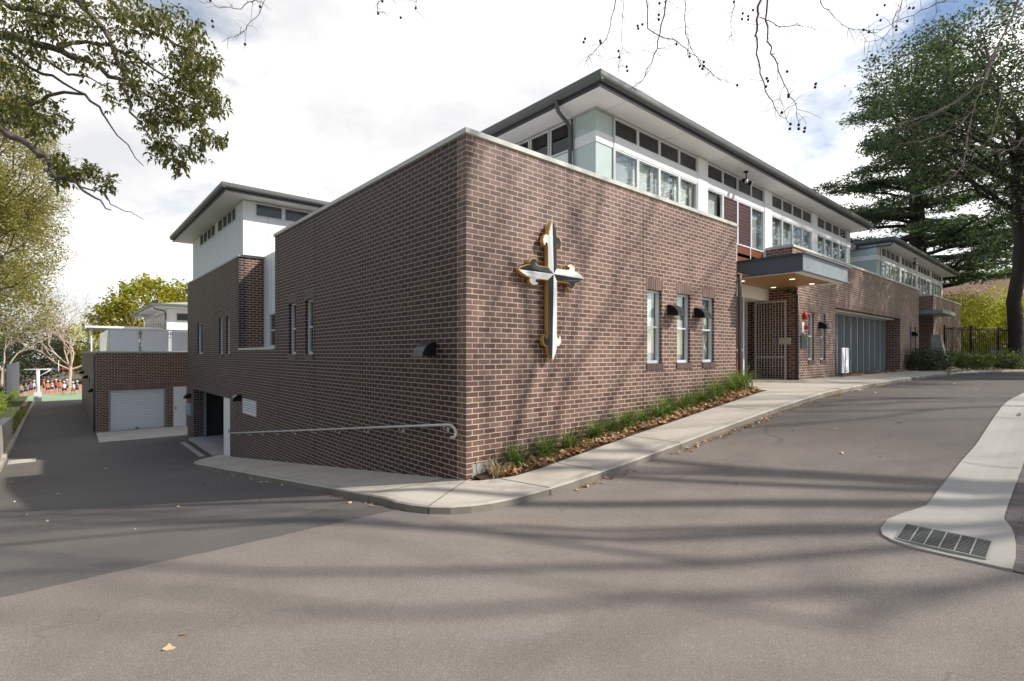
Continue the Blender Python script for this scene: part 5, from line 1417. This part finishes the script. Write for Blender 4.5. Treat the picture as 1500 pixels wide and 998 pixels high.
# overhanging plane tree: limbs come in from the right rear, twigs with seed balls hang into view
def hang(mbw, balls, start, pts_, r0=.012):
    pass
random.seed(33)
seeds = []
def plane_extra(mb, top, t):
    def cp(u, v, b): return Vector(cam_pt(u, v, b))
    def curve(pts, r0, r1, n=4, j=.018):
        P2 = []
        for i in range(len(pts)-1):
            for k in range(n): P2.append(Vector(pts[i]).lerp(Vector(pts[i+1]), k/n) + Vector([random.uniform(-j, j) for _ in range(3)]))
        P2.append(Vector(pts[-1])); mb.tube(P2, [r0+(r1-r0)*i/(len(P2)-1) for i in range(len(P2))], 5, caps=False); return P2
    hub = cp(1130, -330, 7.5); curve([top, (top+hub)/2+Vector((0, 0, .9)), hub], .16, .07, 5, .05)
    h2 = cp(900, -200, 7.0); curve([hub, cp(1010, -300, 7.3), h2], .06, .03)
    h3 = cp(1400, -160, 7.5); curve([top, cp(1700, -200, 7.5), h3], .10, .04, 5, .05)
    h4 = cp(420, -120, 6.8); curve([h2, cp(640, -220, 6.9), h4], .03, .02)
    strands = [  # (list of (u,v), depth)
        (h2, [(915, -60), (902, 0), (890, 55), (868, 78), (858, 88)], 6.4, .010),
        (h2, [(925, -60), (912, 20), (911, 70), (905, 100)], 6.6, .006),
        (h2, [(960, -60), (948, 0), (948, 45), (985, 60), (1012, 75), (1030, 95), (1050, 115), (1075, 122)], 6.3, .010),
        (h2, [(990, -80), (976, 0), (968, 50), (955, 90), (938, 120), (910, 138)], 6.1, .014),
        (hub, [(1005, -80), (1003, 0), (1006, 50), (1018, 80), (1035, 102), (1058, 119)], 6.5, .008),
        (hub, [(1085, -80), (1075, 0), (1070, 40), (1075, 75)], 6.7, .006),
        (hub, [(1118, -80), (1114, 0), (1107, 30), (1107, 60), (1112, 100), (1120, 135), (1140, 165), (1160, 182)], 5.9, .020),
        (hub, [(1125, -60), (1122, 20), (1124, 60), (1138, 95), (1150, 125), (1165, 155), (1170, 178)], 6.0, .015),
        (hub, [(1114, 25), (1150, 40), (1180, 36), (1215, 47)], 5.9, .006),
        (hub, [(1210, -60), (1200, 0), (1218, 20), (1240, 42), (1285, 48)], 6.6, .009),
        (h3, [(1330, -60), (1322, 0), (1312, 25), (1300, 52), (1275, 63), (1262, 58)], 6.8, .008),
        (h3, [(1400, -60), (1385, 0), (1340, 20), (1290, 42), (1265, 45)], 6.9, .009),
        (h3, [(1375, -40), (1372, 20), (1368, 50)], 7.0, .007),
        (h3, [(1500, -40), (1490, 10), (1465, 60), (1445, 110), (1425, 160), (1418, 200)], 6.6, .022),
        (h3, [(1465, 60), (1440, 120), (1400, 150), (1350, 172), (1300, 187)], 6.6, .010),
        (h3, [(1455, 90), (1420, 130), (1380, 162), (1330, 185)], 6.7, .008),
        (h3, [(1425, 160), (1400, 190), (1350, 208), (1310, 212)], 6.6, .008),
        (h3, [(1418, 200), (1412, 240), (1390, 265), (1350, 285), (1320, 295)], 6.5, .009),
        (h3, [(1470, 130), (1455, 190), (1440, 215), (1395, 228)], 6.5, .007),
        (h3, [(1520, 180), (1490, 215), (1460, 222), (1440, 214)], 6.3, .012),
        (h3, [(1490, 10), (1450, 30), (1430, 60), (1428, 90)], 6.8, .008),
        (h3, [(1480, 40), (1500, 90), (1490, 130)], 6.8, .007),
        (h4, [(395, -40), (375, 0), (350, 12), (318, 10), (290, 0)], 6.2, .008),
        (h4, [(400, -30), (380, 20), (358, 45), (325, 62)], 6.3, .005),
        (h2, [(565, -40), (556, 0), (552, 18)], 6.4, .004),
        (h2, [(620, -40), (612, 0), (608, 15)], 6.4, .004),
        (hub, [(1208, 150), (1215, 100), (1225, 60)], 6.4, .0)]
    for st, pl, b, r in strands[:-1]:
        pts = [cp(u, v, b + i*.03) for i, (u, v) in enumerate(pl)]
        if pl[0][1] < -30: pts = [st] + pts
        P2 = curve(pts, r, .0022)
        for _ in range(int(len(P2)*.9)):       # side twiglets
            i = random.randint(len(P2)//4, len(P2)-1); q = P2[i]; L = random.uniform(.05, .32)
            d = Vector((random.gauss(0, .7), random.gauss(0, .7), random.gauss(-.35, .6))).normalized()
            m_ = q + d*L*.5 + Vector((0, 0, .01)); e = q + d*L + Vector((0, 0, -.02)); mb.tube([q, m_, e], [.003, .0022, .0014], 4, caps=False)
            if random.random() < .35:
                d2 = (d + Vector((random.gauss(0, .6), random.gauss(0, .6), random.gauss(0, .6)))).normalized(); mb.tube([m_, m_+d2*L*.5], [.002, .0012], 3, caps=False)
    for u, v, b in ((857, 57, 6.4), (855, 62, 6.4), (879, 60, 6.4), (880, 63, 6.4), (906, 75, 6.6), (907, 84, 6.6), (918, 98, 6.6), (919, 104, 6.6), (965, 22, 6.3), (965, 29, 6.3), (966, 5, 6.4), (975, 3, 6.4), (934, 38, 6.5), (941, 36, 6.5), (935, 42, 6.5), (991, 65, 6.3), (1010, 83, 6.4), (1025, 97, 6.3), (1031, 91, 6.3), (1031, 97, 6.3), (1029, 101, 6.3), (1088, 20, 6.7), (1096, 24, 6.7), (1087, 28, 6.7), (1096, 29, 6.7), (1103, 15, 6.7), (1075, 3, 6.7), (1080, 125, 6.5),
                    (1123, 115, 5.9), (1125, 119, 5.9), (1122, 127, 5.9), (1153, 105, 6.0), (1155, 142, 6.0), (1155, 139, 6.0), (1195, 123, 6.1), (1194, 128, 6.1), (1145, 165, 5.9), (1158, 182, 5.9), (1170, 183, 5.9), (1157, 189, 5.9), (1170, 189, 5.9), (1179, 188, 6), (1178, 193, 6), (1277, 81, 6.3), (1280, 89, 6.3), (1293, 151, 6.3), (1285, 22, 6.9), (1290, 30, 6.9), (1296, 8, 6.9), (1332, 12, 6.8), (1338, 12, 6.8), (1329, 31, 6.8), (1313, 39, 6.7), (1313, 44, 6.7), (1326, 54, 6.8), (1265, 44, 6.6), (1273, 47, 6.6), (311, 31, 6.2), (312, 39, 6.2), (308, 1, 6.2), (381, 10, 6.3), (359, 65, 6.3), (554, 20, 6.4), (587, 26, 6.4), (609, 12, 6.4), (560, 2, 6.4)):
        c = cp(u, v, b); m = MB(); m.ball(c, .0165, 8, 6); m.tube([c, c+Vector((random.uniform(-.02, .02), random.uniform(-.02, .02), .07))], .0012, 3); m.build('seed_ball', M['seed'], t)
bare_tree('plane_tree', 'leafless plane tree hanging seed balls on bare twigs over the top of the view', (10, -14, .9), 6.5, .27, [(-.9, .3, 1), (.6, .3, 1), (-.2, -.6, 1), (.1, .5, 1.2), (-.5, -.2, .8)], 5, 'bark_plane', L0=4.4, spread=.6, extra=plane_extra)
random.seed(41)
bare_tree('plane_tree', 'leafless plane tree standing behind the viewer beside the drive', (1.5, -21, .1), 8, .16, [(-.8, .5, 1), (.6, .5, 1), (0, -.5, 1), (-.3, .5, 1.3)], 5, 'bark_plane', L0=4.4, spread=.6)
random.seed(43)
bare_tree('plane_tree', 'leafless plane tree on the right verge of the drive', (18.5, -16.5, 1.0), 7, .16, [(-.7, .3, 1), (.7, .3, 1), (0, .5, 1.1), (.1, -.7, 1)], 5, 'bark_plane', L0=4.4, spread=.6)
random.seed(44)
bare_tree('plane_tree', 'leafless plane tree by the left of the viewer', (-8.5, -21, .0), 8, .17, [(-.5, .6, 1), (.6, .6, 1), (0, 1, 1), (.4, -.5, .9)], 5, 'bark_plane', L0=4.2, spread=.6)
# dense trees left of the viewer that keep the side wall dark
make_tree('broadleaf_tree', 'dense green tree beside the viewer left of the drive', (-16, 4, -1), (-16, 4, 5), .4, [(-16, 4, 6, 4.5, 5, 5)], 500, 30, .5, .34, 'leaf_mid', 'bark_dark', 10)
make_tree('broadleaf_tree', 'dense dark tree far behind the viewer', (-17, -8, -1), (-17, -8, 5), .4, [(-17, -8, 7, 5, 7, 6)], 500, 30, .5, .36, 'leaf_dark', 'bark_dark', 10)

# ------------------------------------------------------------------ people on the court
def body_mesh(name, pose):
    vs = pose['v']; es = pose['e']; rd = pose['r']
    me = bpy.data.meshes.new(name); me.from_pydata(vs, es, []); o = bpy.data.objects.new(name, me); COL.objects.link(o)
    md = o.modifiers.new('skin', 'SKIN'); md.use_smooth_shade = True
    for i, sv in enumerate(me.skin_vertices[0].data): sv.radius = (rd[i], rd[i]); sv.use_root = (i == 0)
    sb = o.modifiers.new('sub', 'SUBSURF'); sb.levels = 1; sb.render_levels = 1
    dg_ = bpy.context.evaluated_depsgraph_get(); ev = o.evaluated_get(dg_); m2 = bpy.data.meshes.new_from_object(ev)
    bpy.data.objects.remove(o); return m2
def pose(stride=.12, arm=.1, armup=0):
    v = [(0, 0, .72), (0, 0, .9), (0, 0, 1.08), (0, 0, 1.16), (0, 0, 1.24), (0, -.01, 1.31), (0, 0, 1.38),
         (.08, 0, .68), (.09, -stride, .38), (.09, -stride*.6, .06), (.09, -stride*.6-.1, .03),
         (-.08, 0, .68), (-.09, stride*.7, .38), (-.09, stride*1.6, .06), (-.09, stride*1.6-.1, .03),
         (.16, 0, 1.05), (.21, arm, .85+armup*.2), (.22, -arm*.3, .66+armup*.7), (.22, -arm*.4, .60+armup*.85),
         (-.16, 0, 1.05), (-.21, -arm, .85), (-.21, -arm*2, .68), (-.21, -arm*2.3, .62)]
    e = [(0, 1), (1, 2), (2, 3), (3, 4), (4, 5), (5, 6), (0, 7), (7, 8), (8, 9), (9, 10), (0, 11), (11, 12), (12, 13), (13, 14), (2, 15), (15, 16), (16, 17), (17, 18), (2, 19), (19, 20), (20, 21), (21, 22)]
    r = [.105, .095, .10, .045, .075, .085, .06, .08, .05, .035, .03, .08, .05, .035, .03, .045, .033, .025, .025, .045, .033, .025, .025]
    return dict(v=v, e=e, r=r)
def make_person(shirt, legs, hat, ps, label, loc, rz):
    t = thing('person', label, 'person', (0, 0, 0), 'children playing on the court')
    b = bpy.data.objects.new('body', body_mesh('body', ps)); b.data.materials.append(M['skin']); COL.objects.link(b); b.parent = t
    m = MB(); m.tube([(0, 0, .66), (0, 0, .8), (0, 0, 1.0), (0, 0, 1.10), (0, 0, 1.13)], [.135, .13, .135, .11, .06], 10); m.build('shirt', M[shirt], t)
    s = ps['v']; m = MB()
    for i, j in ((7, 8), (11, 12)):
        a, c = Vector(s[i]), Vector(s[j]); m.tube([a + Vector((0, 0, .06)), a, a.lerp(c, .75)], [.10, .10, .085], 8)
    m.build('shorts', M[legs], t)
    if hat: m = MB(); m.tube([(0, 0, 1.34), (0, 0, 1.345), (0, 0, 1.40), (0, 0, 1.45)], [.17, .10, .10, .06], 10); m.build('hat', M[hat], t)
    else: m = MB(); m.ball((0, .02, 1.36), (.095, .095, .085), 8, 6); m.build('hair', M['hair'], t)
    t.location = loc; t.rotation_euler = (0, 0, rz); t.scale = (.92,)*3
    return t
pz = [pose(), pose(.2, .15, .5), pose(.04, .05)]
kids = [(70, 577, 'corange', 'cnavy', 'cwhite', 'person in an orange shirt and white hat near the post'), (76, 576, 'cwhite', 'cnavy', 'corange', 'person in a white shirt and orange hat mid court'), (82, 574, 'cred', 'cnavy', 'cwhite', 'person in a red shirt at the back of the court'),
        (88, 575, 'corange', 'cgrey', 'corange', 'person in orange with an orange hat beside the red one'), (94, 578, 'cwhite', 'cnavy', 'cwhite', 'person in white walking at the centre of the court'), (98, 574, 'cblue', 'cnavy', 'cwhite', 'person in a blue shirt and white hat behind the white one'),
        (107, 579, 'cwhite', 'cgrey', 'cwhite', 'person in white nearest the garage wall'), (113, 577, 'cpurple', 'cnavy', 'cwhite', 'person in a purple shirt at the garage corner'), (64, 574, 'corange', 'cnavy', 'corange', 'person in orange behind the hoop post'), (45, 578, 'cpurple', 'cnavy', None, 'dark haired person in purple left of the hoop'),
        (38, 580, 'cgreen', 'cnavy', None, 'dark haired person in green left of the court'), (31, 582, 'cgrey', 'cnavy', None, 'dark haired person in grey by the hedge end'), (50, 576, 'cwhite', 'cnavy', 'cwhite', 'person in white just left of the hoop post')]
for i, (u, v, s_, l_, h_, lab) in enumerate(kids):
    b = 4.07*756/(v-518); p = cam_pt(u, v, b); make_person(s_, l_, h_, pz[i % 3], lab, (p[0], p[1], -2.09), random.uniform(0, 6.28))
# low garden furniture behind iron fence
tb = thing('picnic_table', 'pale timber picnic table half hidden behind the iron fence', 'table', (46.5, -1.2, 1.8))
m = MB(); m.box(45.6, 47.6, -2.0, -1.2, 2.48, 2.54); m.build('table_top', M['palefence'], tb)
for s in (0, 1):
    m = MB(); m.box(45.8+s*1.5, 45.9+s*1.5, -1.9, -1.3, 1.8, 2.48); m.build('leg', M['palefence'], tb)
    m = MB(); m.box(45.6, 47.6, -2.6+s*1.7, -2.3+s*1.7, 2.2, 2.24); m.build('seat', M['palefence'], tb)

# ------------------------------------------------------------------ sun, sky, camera
tx_, tz_ = .80, 1.0
sd = Vector((tx_, -1, tz_)).normalized()
el = math.asin(sd.z); az = math.atan2(sd.x, sd.y)      # azimuth clockwise from +Y
sun = bpy.data.lights.new('sun', 'SUN'); sun.energy = 5.0; sun.angle = R(.8); sun.color = (1, .955, .88)
so = bpy.data.objects.new('sun', sun); COL.objects.link(so); so.rotation_euler = sd.to_track_quat('Z', 'Y').to_euler(); so.location = (20, -30, 40)
W = bpy.data.worlds.new('World'); SC.world = W; W.use_nodes = True; nt = W.node_tree; nt.nodes.clear()
out = nt.nodes.new('ShaderNodeOutputWorld'); sky = nt.nodes.new('ShaderNodeTexSky'); sky.sky_type = 'NISHITA'; sky.sun_disc = False
sky.sun_elevation = el; sky.sun_rotation = az; sky.air_density = 1.0; sky.dust_density = .6
bg = nt.nodes.new('ShaderNodeBackground'); bg.inputs[1].default_value = .15; nt.links.new(sky.outputs[0], bg.inputs[0])
tc = nt.nodes.new('ShaderNodeTexCoord')
v = mapped(nt, tc.outputs['Generated'], (1, 1, 2.6), loc=(2.3, .7, .35))
n1 = noise(nt, v, 1.9, 9, .58, .25)
n2 = noise(nt, mapped(nt, tc.outputs['Generated'], (1, 1, 2.2), loc=(5, 1, 2)), 3.2, 7, .6)
sx = nt.nodes.new('ShaderNodeSeparateXYZ'); nt.links.new(tc.outputs['Generated'], sx.inputs[0])
# broken cloud, thicker towards the far side and thinner overhead / behind
dirb = mth(nt, 'ADD', mth(nt, 'MULTIPLY', sx.outputs[0], .6), mth(nt, 'MULTIPLY', sx.outputs[1], .8))
cov = mth(nt, 'ADD', mth(nt, 'MULTIPLY_ADD', dirb, .13, .055), mth(nt, 'MULTIPLY', sx.outputs[2], -.06))
mask = mth(nt, 'MULTIPLY_ADD', mth(nt, 'ADD', n1, cov), 6.5, -3.0, True)
cl = ramp(nt, n2, [(.30, (.56, .565, .58)), (.5, (.70, .697, .695)), (.68, (.90, .885, .86))])
bc = nt.nodes.new('ShaderNodeBackground'); nt.links.new(cl, bc.inputs[0])
vd = nt.nodes.new('ShaderNodeVectorMath'); vd.operation = 'DOT_PRODUCT'; nt.links.new(tc.outputs['Generated'], vd.inputs[0]); vd.inputs[1].default_value = tuple(sd)
nt.links.new(mth(nt, 'MULTIPLY_ADD', mth(nt, 'POWER', mth(nt, 'MAXIMUM', vd.outputs['Value'], 0), 2.0), 2.0, 1.5), bc.inputs[1])
mx = nt.nodes.new('ShaderNodeMixShader'); nt.links.new(mask, mx.inputs[0]); nt.links.new(bg.outputs[0], mx.inputs[1]); nt.links.new(bc.outputs[0], mx.inputs[2])
nt.links.new(mx.outputs[0], out.inputs[0])

cam = bpy.data.cameras.new('camera'); co = bpy.data.objects.new('camera', cam); COL.objects.link(co)
co.location = (-4.778, -6.53, 1.98); co.rotation_euler = (R(90), 0, -math.atan2(862, 756) + math.atan2(0, 1) * 0)
ang = math.atan2(.6594, .7518); co.rotation_euler = (R(90), 0, -ang)
cam.sensor_width = 36; cam.lens = 756/1500*36; cam.shift_y = 19/1500; cam.clip_end = 2000; cam.clip_start = .05
SC.camera = co
SC.view_settings.view_transform = 'Standard'; SC.view_settings.look = 'None'; SC.view_settings.exposure = 0; SC.view_settings.gamma = 1
SC.render.resolution_x = 1024; SC.render.resolution_y = 681
SC.cycles.max_bounces = 6; SC.cycles.transparent_max_bounces = 12; SC.cycles.use_denoising = True
